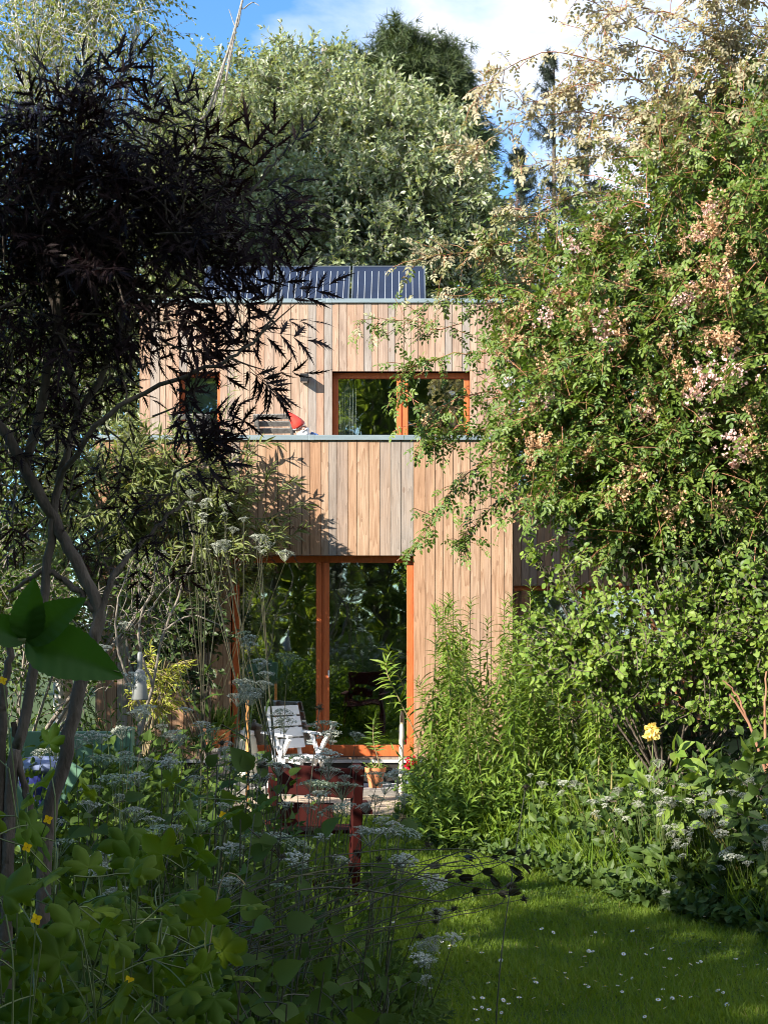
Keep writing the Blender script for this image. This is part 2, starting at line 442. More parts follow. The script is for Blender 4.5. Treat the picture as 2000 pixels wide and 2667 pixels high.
M['red_shaded'] = plain('red_paint_with_shade', (.026, .003, .002), (.04, .0045, .003), spec=.15, rough=.75, scale=5, stretch=(1, 1, .4))  # red darkened: shade missing over the chair is put into the colour
M['greenwood'] = plain('green_paint', (.07, .155, .10), (.10, .20, .135), rough=.6, scale=4)
M['oldwood'] = plain('weathered_wood', (.12, .112, .105), (.22, .205, .19), rough=.85, scale=5, stretch=(1, 6, 6), bump=.3)
M['terracotta'] = plain('terracotta', (.46, .16, .065), (.56, .22, .10), rough=.8, scale=6)
M['soil'] = plain('soil', (.03, .02, .013), (.06, .04, .025), rough=1, scale=20, bump=.6)
# ------------------------------------------------------------------ ground
rng = np.random.default_rng(7)
def sheet(name, xs, ys, z, mat, amp=0.0, parent=None):
    X, Y = np.meshgrid(xs, ys); nx, ny = len(xs), len(ys)
    Z = z + amp * (np.sin(X * 1.7 + Y * .6) * .5 + np.sin(Y * 2.3 - X) * .3)
    i = (np.arange(ny - 1) * nx)[:, None] + np.arange(nx - 1)[None]
    return Geo().add(np.stack([X, Y, Z], -1), np.stack([i, i + 1, i + nx + 1, i + nx], -1)).build(name, mat, parent, smooth=True)
g_mat = plain('lawn_soil', (.028, .05, .010), (.05, .085, .018), rough=1, scale=2.5, bump=.5, bscale=60)
tag(sheet('lawn', np.linspace(-70, 70, 60), np.linspace(-40, 130, 70), 0, g_mat), kind='structure')

dirt = plain('sandy_soil', (.34, .26, .19), (.50, .40, .31), rough=1, scale=9, bump=.8, bscale=70)
th = np.linspace(0, 2 * np.pi, 65)[:-1]
rr = 1 + .07 * np.sin(th * 5) + .05 * np.sin(th * 11 + 1) + .03 * np.sin(th * 17)
ring = np.stack([-.9 + 2.6 * rr * np.cos(th), 13.75 + .72 * rr * np.sin(th), np.full(64, .006)], -1)
inner = ring * np.array((.5, .5, 1)) + np.array((-.45, 6.875, .012))
core = ring * np.array((.02, .02, 1)) + np.array((-.88, 13.47, .016))
k = np.arange(64); k2 = (k + 1) % 64
dg = Geo().add(np.concatenate([ring, inner, core]), np.concatenate([np.stack([k, k2, 64 + k2, 64 + k], -1), np.stack([64 + k, 64 + k2, 128 + k2, 128 + k], -1)]))
tag(dg.build('dirt_path', dirt, smooth=True), kind='structure')

tg = Geo().box((-2.1, 14.52, -.05), (1.5, 14.99, .075))
tag(tg.build('terrace_paving', M['concrete'], bevel=.005), kind='structure')
e = thing('terrace_edge_beam', 'long weathered timber edging the sandy path below the glass door', 'timber edging', (-.8, 14.45, 0))
Geo().bar((-3.2, 14.45, .03), (-.6, 14.45, .03), .13, .11).build('timber', M['oldwood'], e, bevel=.008)
Geo().bar((-.59, 14.45, .028), (1.6, 14.46, .024), .13, .10).build('timber', M['oldwood'], e, bevel=.008)

# ------------------------------------------------------------------ house
house = thing('timber_house', 'two storey flat roofed house clad in weathered vertical larch boards', 'house', (0, 15, 0))
def edges(rng, a, b, wmin=.08, wmax=.142):
    n = max(1, round((b - a) / ((wmin + wmax) / 2))); w = rng.uniform(wmin, wmax, n); w *= (b - a) / w.sum()
    return np.concatenate([[a], a + np.cumsum(w)])
def boards(name, rng, x0, x1, z0, z1, openings, org, ax, mat, greyp=.15, special=()):
    """vertical boards on a face: ax = direction of the face in x, its normal is turned right; openings (xa, xb, za, zb)"""
    ax = np.array(ax, float); nn = np.array((ax[1], -ax[0], 0)); org = np.array(org, float)
    cuts = sorted({x0, x1, *[o[0] for o in openings], *[o[1] for o in openings]})
    g = Geo()
    for a, b in zip(cuts[:-1], cuts[1:]):
        ed = edges(rng, a, b)
        for p, q in zip(ed[:-1], ed[1:]):
            spans = [(z0, z1)]
            for o in openings:
                if p >= o[0] - 1e-6 and q <= o[1] + 1e-6:
                    spans = [s for lo, hi in spans for s in ((lo, min(hi, o[2])), (max(lo, o[3]), hi)) if s[1] - s[0] > .01]
            r0 = rng.random(); gy = rng.uniform(.55, .95) if rng.random() < greyp else rng.uniform(-.25, .2)
            for s in special:
                if p <= s < q: r0, gy = .3, 1.0
            for lo, hi in spans:
                t = .022 + rng.uniform(-.002, .002)
                c = [(p + .0035, -.004), (q - .0035, -.004), (q - .0035, t), (p + .0035, t)]
                v = [org + ax * u + nn * v_ + np.array((0, 0, z)) for z in (lo, hi) for u, v_ in c]
                g.add(v, [(0,1,2,3),(7,6,5,4),(0,4,5,1),(1,5,6,2),(2,6,7,3),(3,7,4,0)], rnd=r0, grey=gy)
    return g.build(name, mat, house)

LX0, LX1, FY, UY, UX0, UX1 = -3.4, 1.24, 15.0, 18.3, -3.55, 1.46
DOOR = (-1.90, .135, .36, 2.616)
UWIN = (-.94, .93, 3.72, 5.26); UWIN2 = (-3.02, -2.47, 3.72, 5.25)
rng = np.random.default_rng(21)
boards('front_cladding', rng, LX0, LX1, .34, 3.90, [DOOR], (0, FY, 0), (1, 0, 0), M['front'], .14, special=(.03,))
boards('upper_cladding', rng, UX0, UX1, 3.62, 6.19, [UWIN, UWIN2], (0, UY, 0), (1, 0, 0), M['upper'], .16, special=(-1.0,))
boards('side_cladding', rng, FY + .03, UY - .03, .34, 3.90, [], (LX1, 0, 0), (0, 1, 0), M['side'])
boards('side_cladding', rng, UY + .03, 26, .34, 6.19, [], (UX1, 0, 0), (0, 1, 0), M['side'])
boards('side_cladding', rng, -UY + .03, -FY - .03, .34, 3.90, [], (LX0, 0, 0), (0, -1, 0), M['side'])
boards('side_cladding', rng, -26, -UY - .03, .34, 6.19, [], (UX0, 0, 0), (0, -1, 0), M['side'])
AW = (1.6, 4.2, .5, 2.39)
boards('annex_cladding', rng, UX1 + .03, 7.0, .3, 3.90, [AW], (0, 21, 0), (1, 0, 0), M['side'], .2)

def wall_face(g, x0, x1, z0, z1, ya, yb, op=()):
    """a wall across x with rectangular openings"""
    xs = sorted({x0, x1, *[o[0] for o in op], *[o[1] for o in op]})
    for a, b in zip(xs[:-1], xs[1:]):
        sp = [(z0, z1)]
        for o in op:
            if a >= o[0] - 1e-6 and b <= o[1] + 1e-6:
                sp = [s for lo, hi in sp for s in ((lo, min(hi, o[2])), (max(lo, o[3]), hi)) if s[1] - s[0] > .01]
        for lo, hi in sp: g.box((a, ya, lo), (b, yb, hi))
g = Geo()
wall_face(g, LX0 + .03, LX1 - .03, .02, 3.88, FY + .006, FY + .22, [DOOR])
wall_face(g, UX0 + .03, UX1 - .03, 3.62, 6.18, UY + .006, UY + .22, [UWIN, UWIN2])
wall_face(g, UX1 - .2, 7.0, .02, 3.88, 21.006, 21.2, [AW])
g.box((LX0 + .006, FY + .22, .02), (LX0 + .2, UY + .2, 3.88)).box((LX1 - .2, FY + .22, .02), (LX1 - .006, UY + .2, 3.88))
g.box((UX0 + .006, UY + .22, .02), (UX0 + .2, 26, 6.18)).box((UX1 - .2, UY + .22, .02), (UX1 - .006, 26, 6.18))
g.box((UX0 + .2, 25.8, .02), (UX1 - .2, 26, 6.18)).box((6.8, 21.2, .02), (7, 27, 3.88)).box((UX1, 26.8, .02), (6.8, 27, 3.88))
g.build('wall_core', M['dark'], house)
g = Geo().box((LX0 + .21, FY + .23, .22), (LX1 - .21, 25.7, .36)).box((UX0 + .21, UY + .23, 3.3), (UX1 - .21, 25.7, 3.66)).box((UX1, 21.21, .2), (6.79, 26.7, .4))
g.build('floor', M['room_floor'], house)
g = Geo().box((LX0 + .21, 19.6, .36), (LX1 - .21, 19.7, 3.05)).box((UX0 + .21, 22.6, 3.66), (UX1 - .21, 22.7, 6.0)).box((UX1, 25, .4), (6.79, 25.1, 3.4))
g.box((LX0 + .2, FY + .23, .36), (LX0 + .215, 19.6, 3.05)).box((LX1 - .215, FY + .23, .36), (LX1 - .2, 19.6, 3.05))
g.box((LX0 + .21, FY + .23, 3.05), (LX1 - .21, 25.7, 3.15)).box((UX0 + .21, UY + .23, 6.0), (UX1 - .21, 25.7, 6.08))
g.box((UX1, 21.21, 3.4), (6.79, 26.7, 3.5))
g.build('inner_wall', M['plaster'], house)
Geo().box((LX0 + .2, FY + .2, 3.16), (LX1 - .2, UY, 3.6)).build('terrace_deck', M['oldwood'], house)
Geo().box((UX0 + .2, UY + .2, 6.09), (UX1 - .2, 25.8, 6.16)).box((UX1, 21.2, 3.6), (6.8, 26.8, 3.75)).build('roof', M['dark'], house)
Geo().box((LX0 + .04, FY + .03, 0), (LX1 - .04, FY + .26, .33)).box((LX0 + .04, FY - .02, .3), (LX1 - .03, FY + .03, .338)).build('plinth', M['concrete'], house, bevel=.004)

def coping(x0, x1, y0, d, z, joint):
    g = Geo(); f = y0 - .05
    g.box((x0, f, z - .056), (joint - .035, f + d, z)).box((joint + .035, f, z - .056), (x1, f + d, z))
    g.box((joint - .035, f - .003, z - .058), (joint + .035, f + d + .003, z + .003))
    return g.build('coping', M['zinc'], house, bevel=.004)
coping(LX0 - .03, LX1 + .04, FY, .34, 3.957, -1.0)
coping(UX0 - .03, UX1 + .04, UY, .34, 6.245, -.98)
coping(UX1 + .05, 7.03, 21, .3, 3.955, 4.6)
for x0, x1, y0, y1, z in ((LX0 - .03, LX0 + .25, FY + .3, UY - .06, 3.955), (LX1 - .25, LX1 + .04, FY + .3, UY - .06, 3.955), (UX0 - .03, UX0 + .25, UY + .3, 26, 6.243), (UX1 - .25, UX1 + .04, UY + .3, 26, 6.243)):
    Geo().box((x0, y0, z - .056), (x1, y1, z)).build('coping', M['zinc'], house, bevel=.004)

def window(name, o, y, posts, rec=.10, fw=.075, sill=None, glass='glass', frame='orange', trim=True):
    """a framed opening: o = (x0, x1, z0, z1); posts = [(centre, width)]"""
    x0, x1, z0, z1 = o
    w = thing(name, None, None, (0, 0, 0)); w.parent = house
    w.location = (0, 0, 0)
    yf = y + rec
    g = Geo().box((x0, yf, z1 - fw), (x1, yf + .08, z1)).box((x0, yf, z0), (x1, yf + .08, z0 + (sill or fw)))
    g.box((x0, yf - .001, z0 + (sill or fw)), (x0 + fw, yf + .08, z1 - fw)).box((x1 - fw, yf - .001, z0 + (sill or fw)), (x1, yf + .08, z1 - fw))
    for c, pw in posts:
        g.box((c - pw / 2, yf - .002, z0 + (sill or fw)), (c - .012, yf + .08, z1 - fw)).box((c + .012, yf - .012, z0 + (sill or fw)), (c + pw / 2, yf + .08, z1 - fw))
        g.box((c - .012, yf + .012, z0 + (sill or fw)), (c + .012, yf + .08, z1 - fw))
    g.build('frame', M[frame], w, bevel=.004)
    # reveal lining
    r = Geo().box((x0 - .012, y - .012, z0), (x0, yf, z1)).box((x1, y - .012, z0), (x1 + .012, yf, z1)).box((x0 - .012, y - .012, z1), (x1 + .012, yf, z1 + .012))
    if trim: r.build('reveal', M[frame], w)
    xs = [x0 + fw] + [v for c, pw in posts for v in (c - pw / 2, c + pw / 2)] + [x1 - fw]
    for a, b in zip(xs[::2], xs[1::2]):
        Geo().box((a - .01, yf + .035, z0 + (sill or fw) - .01), (b + .01, yf + .043, z1 - fw + .01)).build('pane', M[glass], w)
    return w
wd = window('glass_door', DOOR, FY, [(-.885, .148)], sill=.125)
Geo().box((-.822, FY + .07, 1.25), (-.806, FY + .09, 1.33)).build('handle', M['white'], wd, bevel=.003)
wu = window('terrace_window', UWIN, UY, [(.012, .155)], glass='glass_up')
ws = window('small_window', UWIN2, UY, [], fw=.05, glass='glass_up', frame='orange')
wa = window('annex_window', AW, 21, [(2.9, .12)])
def drape(name, x0, x1, y, z0, z1, mat, parent, folds=7, dep=.03):
    n = folds * 8; xs = np.linspace(x0, x1, n); ys = y + dep * np.sin(np.linspace(0, folds * 2 * np.pi, n))
    V = np.concatenate([np.stack([xs, ys, np.full(n, z)], -1) for z in (z0, z1)]); i = np.arange(n - 1)
    o = Geo().add(V, np.stack([i, i + 1, n + i + 1, n + i], -1)).build(name, mat, parent, smooth=True)
    s = o.modifiers.new('thick', 'SOLIDIFY'); s.thickness = .003
    return o
drape('curtain', -.88, -.62, UY + .26, 3.68, 5.3, M['curtain'], wu)
M['sky_sheet'] = plain('sky_reflection', (.48, .54, .60), (.54, .60, .66), rough=.8)  # blue-grey sheet behind the pane, coloured as the sky's reflection
Geo().box((UWIN2[0] + .03, UY + .2, 3.75), (UWIN2[1] - .03, UY + .206, 5.24)).build('sky_sheet', M['sky_sheet'], ws)
M['curtain2'] = plain('olive_curtain', (.66, .62, .46), (.74, .70, .52), rough=.9, stretch=(14, 1, .4), scale=3)
drape('curtain', -1.84, -1.34, FY + .25, .50, 2.6, M['curtain2'], wd, 9)

# ------------------------------------------------------------------ roof collectors
M['collector'] = plain('collector_absorber', (.008, .014, .032), (.012, .020, .044), rough=.5, scale=2, spec=.3)
M['alu'] = plain('aluminium', (.30, .32, .34), (.36, .38, .40), rough=.5, metal=.2)
M['alu_dark'] = plain('dark_frame', (.10, .12, .14), (.14, .16, .18), rough=.4, metal=.4)
names = ('dark blue solar panel on the roof edge, partly behind the elder leaves', 'dark blue solar panel between the two other roof panels', 'dark blue solar panel on the roof nearest the flowering rose')
for i, (a, b) in enumerate(((-2.93, -1.865), (-1.845, -.76), (-.73, .355))):
    e = thing('solar_panel', names[i], 'solar panel', ((a + b) / 2, 19.25, 6.16), group='solar panels on the flat roof')
    p0, p1 = np.array((0, 19.25, 6.22)), np.array((0, 20.15, 7.16)); u = nrm(p1 - p0); L = np.linalg.norm(p1 - p0); n = np.array((0, -u[2], u[1]))
    R = np.eye(4); R[:3, :3] = np.stack([(1, 0, 0), u, n], 1); R[:3, 3] = p0
    Geo().box((a + .02, .02, -.05), (b - .02, L - .02, .012)).turn(R).build('absorber', M['collector'], e)
    g = Geo()
    for q in np.linspace(a + .09, b - .09, 10): g.box((q - .004, .06, .012), (q + .004, L - .14, .016))
    g.turn(R).build('tube_lines', M['alu'], e)
    Geo().box((a, 0, -.06), (a + .02, L, .02)).box((b - .02, 0, -.06), (b, L, .02)).box((a + .02, 0, -.06), (b - .02, .02, .02)).box((a + .02, L - .02, -.06), (b - .02, L, .02)).turn(R).build('frame', M['alu_dark'], e)
    Geo().bar((a + .1, 19.3, 6.16), (a + .1, 20.2, 6.16), .04, .03).bar((b - .1, 19.3, 6.16), (b - .1, 20.2, 6.16), .04, .03).bar((a + .1, 20.15, 6.17), (a + .1, 20.15, 7.08), .03, .03).bar((b - .1, 20.15, 6.17), (b - .1, 20.15, 7.08), .03, .03).build('mount', M['alu'], e)

# ------------------------------------------------------------------ wall lamp
M['black'] = plain('anthracite', (.012, .013, .015), (.018, .019, .022), rough=.6, spec=.2)
e = thing('wall_lamp', 'small anthracite cube lamp on the upper board wall', 'wall lamp', (-1.31, UY - .03, 5.15))
Geo().box((-1.365, UY - .18, 5.10), (-1.255, UY - .04, 5.205)).build('lamp_body', M['black'], e, bevel=.004)
Geo().box((-1.35, UY - .04, 5.115), (-1.27, UY - .022, 5.19)).build('mounting_plate', M['alu_dark'], e)
Geo().box((-1.345, UY - .16, 5.097), (-1.275, UY - .06, 5.10)).build('lens', M['white'], e)

# ------------------------------------------------------------------ chairs
def recliner(name, label, mat, loc, rz, group, w=.54, back_h=.70, tilt=22, slats=6, seat_h=.40, arms=True, gap=.84):
    """slatted garden chair, facing local +x"""
    e = thing(name, label, 'garden chair', (0, 0, 0), 0, group)
    t = math.radians(tilt); hx = -.22
    bd = np.array((-math.sin(t), 0, math.cos(t))); b0 = np.array((hx, 0, seat_h - .02))
    g = Geo(); step = back_h / slats
    for i in range(slats):
        c = b0 + bd * (.08 + step * (i + .5)) + np.array((.022, 0, 0)); g.bar(c - np.array((0, w / 2, 0)), c + np.array((0, w / 2, 0)), .018, step * gap, up=bd)
    g.build('backrest', mat, e, bevel=.004)
    g = Geo()
    for s in (-1, 1): g.bar(b0 + np.array((0, s * (w / 2 - .05), -.12)), b0 + bd * (back_h + .06) + np.array((0, s * (w / 2 - .05), 0)), .03, .045)
    g.build('back_frame', mat, e, bevel=.003)
    g = Geo()
    for i in range(6):
        x = hx + .06 + i * .085; g.bar((x, -w / 2, seat_h - .012 * (i < 3)), (x, w / 2, seat_h - .012 * (i < 3)), .068, .018)
    for s in (-1, 1): g.bar((hx - .03, s * (w / 2 - .07), seat_h - .035), (hx + .52, s * (w / 2 - .07), seat_h - .035), .03, .045)
    g.build('seat', mat, e, bevel=.003)
    for s in (-1, 1):
        y = s * (w / 2 + .02)
        Geo().bar((hx + .48, y, 0), (hx + .10, y, seat_h + .22), .028, .045).build('leg', mat, e, bevel=.003)
        Geo().bar((hx - .06, y, 0), (hx + .42, y, seat_h + .21), .03, .05).build('leg', mat, e, bevel=.003)
        if arms: Geo().bar((hx - .16, y, seat_h + .235), (hx + .44, y, seat_h + .235), .065, .022).build('armrest', mat, e, bevel=.004)
    e.location = loc; e.rotation_euler = (0, 0, rz)
    return e
recliner('garden_chair', 'white slatted garden chair with armrests in front of the glass door', M['white'], (-1.10, 14.42, .078), math.radians(-56), None, tilt=20, slats=4, back_h=.50, w=.42, seat_h=.36)
jq = P(529, 1575, 14.6)
e = thing('storage_jar', 'cream white lidded jar half hidden behind the orange stake', 'jar', (jq[0], 14.7, .078))
Geo().lathe([(.001, 0), (.10, 0), (.125, .12), (.13, .40), (.11, .52), (.085, .56), (.001, .565)], (jq[0], 14.72, .078), 24).build('jar_body', plain('cream_glaze', (.60, .58, .48), (.68, .66, .56), rough=.35), e, smooth=True)
Geo().lathe([(.001, .56), (.095, .56), (.09, .60), (.03, .62), (.02, .66), (.001, .67)], (jq[0], 14.72, .078), 20).build('lid', M['white'], e, smooth=True)
for lb, x in (('grey weathered slatted deck chair on the roof terrace beside the gnome', -1.45), ('grey weathered slatted deck chair under the small upper window', -2.45)):
    c = recliner('deck_chair', lb, M['oldwood'], (x, 16.5, 3.6), math.radians(84), 'weathered deck chairs on the roof terrace', tilt=38, slats=6, back_h=.58, w=.50, seat_h=.24, gap=.72)

# red chair with shade put into its colour, seen from behind, standing on the lawn
e = thing('wooden_chair', 'red wooden chair seen from behind, standing in the shade on the lawn', 'garden chair', (0, 0, 0))
R = M['red_shaded']
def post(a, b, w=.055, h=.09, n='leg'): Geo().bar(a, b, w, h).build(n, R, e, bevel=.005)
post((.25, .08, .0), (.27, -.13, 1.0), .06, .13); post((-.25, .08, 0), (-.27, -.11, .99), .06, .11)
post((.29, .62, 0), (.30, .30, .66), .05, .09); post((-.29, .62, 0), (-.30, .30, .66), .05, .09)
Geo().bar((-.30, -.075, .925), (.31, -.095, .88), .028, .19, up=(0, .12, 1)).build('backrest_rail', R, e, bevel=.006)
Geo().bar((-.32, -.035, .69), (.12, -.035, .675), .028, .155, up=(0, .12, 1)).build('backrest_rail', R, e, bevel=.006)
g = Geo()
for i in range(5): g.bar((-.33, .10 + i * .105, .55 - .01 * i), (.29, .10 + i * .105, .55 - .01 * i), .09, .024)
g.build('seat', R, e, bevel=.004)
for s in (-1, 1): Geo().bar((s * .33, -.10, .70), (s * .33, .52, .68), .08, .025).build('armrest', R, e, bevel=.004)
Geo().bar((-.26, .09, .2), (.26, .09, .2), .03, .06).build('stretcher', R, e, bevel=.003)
e.location = (-.56, 8.72, 0); e.rotation_euler = (0, 0, math.radians(5))

# green bench with a folding trestle, deep in the shade of the elder
G = M['greenwood']; b0 = P(155, 1615, 9.6); s = 9.6 / F
e = thing('garden_bench', 'green painted bench with one wide back board behind the elder stems', 'bench', (b0[0], 9.6, 0))
x0, x1 = P(40, 0, 9.6)[0], P(290, 0, 9.6)[0]; zt = P(0, 1580, 9.6)[2]
Geo().box((x0, 9.58, zt - .24), (x1 - .06, 9.62, zt)).build('backrest', G, e, bevel=.006)
for x in (x0, x1 - .06): Geo().box((x - .055, 9.55, 0), (x + .055, 9.66, zt + .03)).build('post', G, e, bevel=.008)
Geo().box((x0 + .06, 9.15, .42), (x1 - .12, 9.54, .455)).build('seat', G, e, bevel=.004)
for x in (x0, x1 - .06): Geo().box((x - .04, 9.12, 0), (x + .04, 9.2, .42)).build('leg', G, e, bevel=.005)
v0 = P(75, 1745, 7.6)
e = thing('trestle', 'green crossed trestle boards meeting in a V behind the elder stems', 'trestle', (v0[0], 7.6, 0))
for q, dy in ((-1, 0), (1, .05)):
    Geo().bar((v0[0] - q * .42, 7.6 + dy, .05), (v0[0] + q * .22, 7.6 + dy, v0[2] + .24), .03, .11).build('leg', G, e, bevel=.004)
Geo().bar((v0[0] - .12, 7.63, .5), (v0[0] - .12, 8.2, .5), .04, .05).build('crossbar', G, e, bevel=.004)
M['blue'] = plain('cobalt_glaze', (.012, .014, .07), (.02, .025, .12), rough=.12, spec=.7)
bp = P(93, 1695, 8.3)
e = thing('ceramic_pot', 'dark blue glazed pot with its highlight painted as a pale rim by the green trestle', 'pot', (bp[0], 8.3, 0))
Geo().lathe([(.001, .30), (.10, .30), (.14, .5), (.155, .8), (.15, 1.0), (.12, 1.06), (.11, 1.03), (.001, .95)], (bp[0], 8.3, bp[2] - .92)).build('pot_body', M['blue'], e, smooth=True)
Geo().lathe([(.115, 1.055), (.152, 1.0), (.150, 1.05), (.12, 1.085), (.1, 1.06)], (bp[0], 8.3, bp[2] - .92)).build('rim', plain('glaze_highlight', (.12, .15, .26), (.18, .22, .34), rough=.15), e, smooth=True)  # pale rim colour stands for the highlight on the glaze
Geo().box((bp[0] - .25, 8.15, 0), (bp[0] + .4, 8.45, bp[2] - .62)).build('pot_stand', M['oldwood'], e, bevel=.01)

# ------------------------------------------------------------------ gnome behind the parapet
gl = np.array((-1.40, 15.62, 3.6))
e = thing('garden_gnome', 'garden gnome with tall red hat and white beard leaning over the parapet', 'garden gnome', (0, 0, 0))
M['skin'] = plain('painted_skin', (.60, .33, .24), (.66, .38, .28), rough=.5)
M['beard'] = plain('painted_white', (.72, .68, .66), (.8, .77, .75), rough=.6, bump=.6, bscale=40)
M['hat'] = plain('painted_red', (.48, .03, .022), (.58, .06, .04), rough=.45)
M['coat'] = plain('painted_blue', (.05, .10, .25), (.07, .13, .3), rough=.5)
Geo().lathe([(.001, 0), (.12, 0), (.13, .06), (.115, .2), (.10, .32), (.06, .40), (.001, .42)]).build('coat', M['coat'], e, smooth=True)
Geo().ball((0, 0, .46), .085, sq=(1, .95, 1.05)).ball((.078, -.02, .465), .024).ball((-.085, 0, .465), .02).build('head', M['skin'], e, smooth=True)
Geo().ball((.025, -.088, .465), .024).build('nose', plain('pink_nose', (.66, .28, .20), rough=.4), e, smooth=True)
g = Geo()
for a in (-.03, .045): g.ball((.012 + a, -.078, .492), .0095)
g.build('eye', M['black'], e, smooth=True)
g = Geo().ball((0, -.055, .37), .078, sq=(1.05, .75, 1.35))
for a in np.linspace(-1.3, 1.3, 9): g.ball((math.sin(a) * .085, -math.cos(a) * .075, .425 - .02 * math.cos(a)), .032)
for s_ in (-1, 1): g.ball((.022 + s_ * .028, -.098, .443), .02, sq=(1.5, .8, .8)).ball((.012 + s_ * .036, -.083, .513), .014, sq=(1.5, .8, .7))
for a in np.linspace(-2.4, 2.4, 13): g.ball((math.sin(a) * .09, -math.cos(a) * .082, .525), .02)
g.build('beard', M['beard'], e, smooth=True)
hp = [(.001, .525), (.104, .52), (.108, .55), (.09, .62), (.06, .70), (.035, .77), (.018, .83), (.001, .85)]
g = Geo().lathe(hp); v = g.v[0]; zz = np.clip((v[:, 2] - .55) / .3, 0, 1); v[:, 0] -= .05 * zz ** 2 * 1.2
g.build('hat', M['hat'], e, smooth=True)
g = Geo()
for s_ in (-1, 1): g.tubes(curve([(s_ * .1, 0, .33), (s_ * .16, -.04, .25), (s_ * .12, -.11, .2)], 8), .032, 8)
g.build('arm', M['coat'], e, smooth=True)
e.location = gl + np.array((-.27, .0, .0)); e.rotation_euler = (math.radians(12), math.radians(-33), math.radians(10)); e.scale = (.74, .74, .74)
e.location = (-1.0, 15.75, 3.83)
st = thing('side_table', 'low weathered side table behind the parapet under the gnome', 'side table', (-1.02, 15.72, 3.6))
Geo().box((-1.3, 15.5, 3.74), (-.75, 15.95, 3.765)).build('table_top', M['oldwood'], st, bevel=.003)
for dx in (-.24, .24):
    for dy in (-.18, .18): Geo().box((-1.025 + dx - .02, 15.725 + dy - .02, 3.6), (-1.025 + dx + .02, 15.725 + dy + .02, 3.74)).build('leg', M['oldwood'], st)

# ------------------------------------------------------------------ pots, stake, geranium by the door
def plant_stem(g, gl_, rng, pts, r, nl, size, tmpl=L_LANCE, t0=.25, ang=.95, droop=.25):
    q = curve(pts, 18); g.tubes(q, r * np.linspace(1, .4, 18), 6)
    a = leaves_on(rng, q[None], nl, size, ang, t0, .4, droop, roll=1.4)
    gl_.place(*tmpl, *a, rnd=rng.random(len(a[0])))
M['potleaf'] = leaf_mat('pot_leaf', (.06, .12, .02), (.13, .20, .04))
pp = P(811, 1698, 14.62); rng = np.random.default_rng(5)
e = thing('flower_pot', 'terracotta pot with a young leafy shoot on the terrace edge', 'flower pot', (pp[0], 14.62, .075))
Geo().lathe([(.001, 0), (.072, 0), (.098, .155), (.100, .165), (.112, .165), (.115, .215), (.106, .217), (.100, .19), (.001, .185)], (pp[0], 14.62, .077), 28).build('pot', M['terracotta'], e, smooth=True, bevel=.002)
g, gl_ = Geo(), Geo()
plant_stem(g, gl_, rng, [(pp[0] + .06, 14.6, .25), (pp[0] + .02, 14.58, .42), (pp[0] - .02, 14.56, .58), (pp[0] - .02, 14.55, .76)], .007, 24, (.12, .17), t0=.45)
cp = grow(rng, np.tile([(pp[0], 14.62, .26)], (34, 1)) + rng.normal(0, .03, (34, 3)) * (1, 1, 0), rng.normal(0, .6, (34, 3)) + (0, 0, .5), .10, 4, .6)
g.tubes(cp, .002, 4); gl_.place(*L_OVAL, *(a := leaves_on(rng, cp, 5, (.03, .055))), rnd=rng.random(len(a[0])))
g.build('stem', M['stem_dry'], e); gl_.build('leaves', M['potleaf'], e)
sp = P(867, 1660, 14.3)
e = thing('wooden_stake', 'pale upright round stake standing beside the terracotta pot', 'stake', (sp[0], 14.3, 0))
g = Geo(); q = curve([(sp[0] - .005, 14.3, .0), (sp[0], 14.3, .4), (sp[0] + .006, 14.3, P(0, 1562, 14.3)[2])], 14, .0015, rng)
g.tubes(q, .026 * np.concatenate([np.ones(12), [.98, .6]]), 10).build('pole', plain('pale_wood', (.42, .37, .31), (.55, .50, .44), rough=.85, scale=8, stretch=(3, 3, .5), bump=.3), e, smooth=True)
Geo().tubes(q[-1:] + np.array([(0, 0, -.004), (0, 0, .006)]), (.02, .012), 10).build('cut_end', M['stem_dry'], e)
gp = P(893, 1690, 14.2); rng = np.random.default_rng(9)
e = thing('geranium', 'red flowering geranium in a pot beside the pale stake', 'geranium', (gp[0], 14.2, .0))
Geo().lathe([(.001, 0), (.08, 0), (.10, .17), (.112, .17), (.115, .21), (.1, .2), (.001, .19)], (gp[0], 14.2, .002), 24).build('pot', plain('blue_grey_pot', (.10, .13, .18), (.15, .19, .25), rough=.3), e, smooth=True)
g, gl_, fl = Geo(), Geo(), Geo()
cp = grow(rng, np.tile([(gp[0], 14.2, .19)], (60, 1)) + rng.normal(0, .035, (60, 3)) * (1, 1, 0), rng.normal(0, .6, (60, 3)) + (0, 0, .6), rng.uniform(.1, .25, 60), 5, .3)
g.tubes(cp, .003, 4); gl_.place(*L_ROUND, *(a := leaves_on(rng, cp, 5, (.04, .07))), rnd=rng.random(len(a[0])))
for hx, hz in ((-.055, .42), (-.01, .44), (-.03, .37), (.0, .33), (-.06, .36), (.03, .40)):
    c = np.array((gp[0] + hx, 14.12, hz)); n = nrm(rng.normal(0, 1, (36, 3)) + (0, -.3, .3)); fl.place(*L_ROUND, c + n * .02, nrm(n + rng.normal(0, .8, n.shape)), n, rng.uniform(.02, .03, 36), rnd=rng.random(36))
    g.tubes(curve([(gp[0], 14.2, .22), c * .5 + np.array((gp[0], 14.2, .25)) * .5, c], 6), .003, 4)
g.build('stem', M['stem'], e); gl_.build('leaves', M['potleaf'], e); fl.build('flower', leaf_mat('red_petal', (.55, .008, .03), (.75, .02, .08), trans=.3, tcol=(1.2, .5, .5)), e)
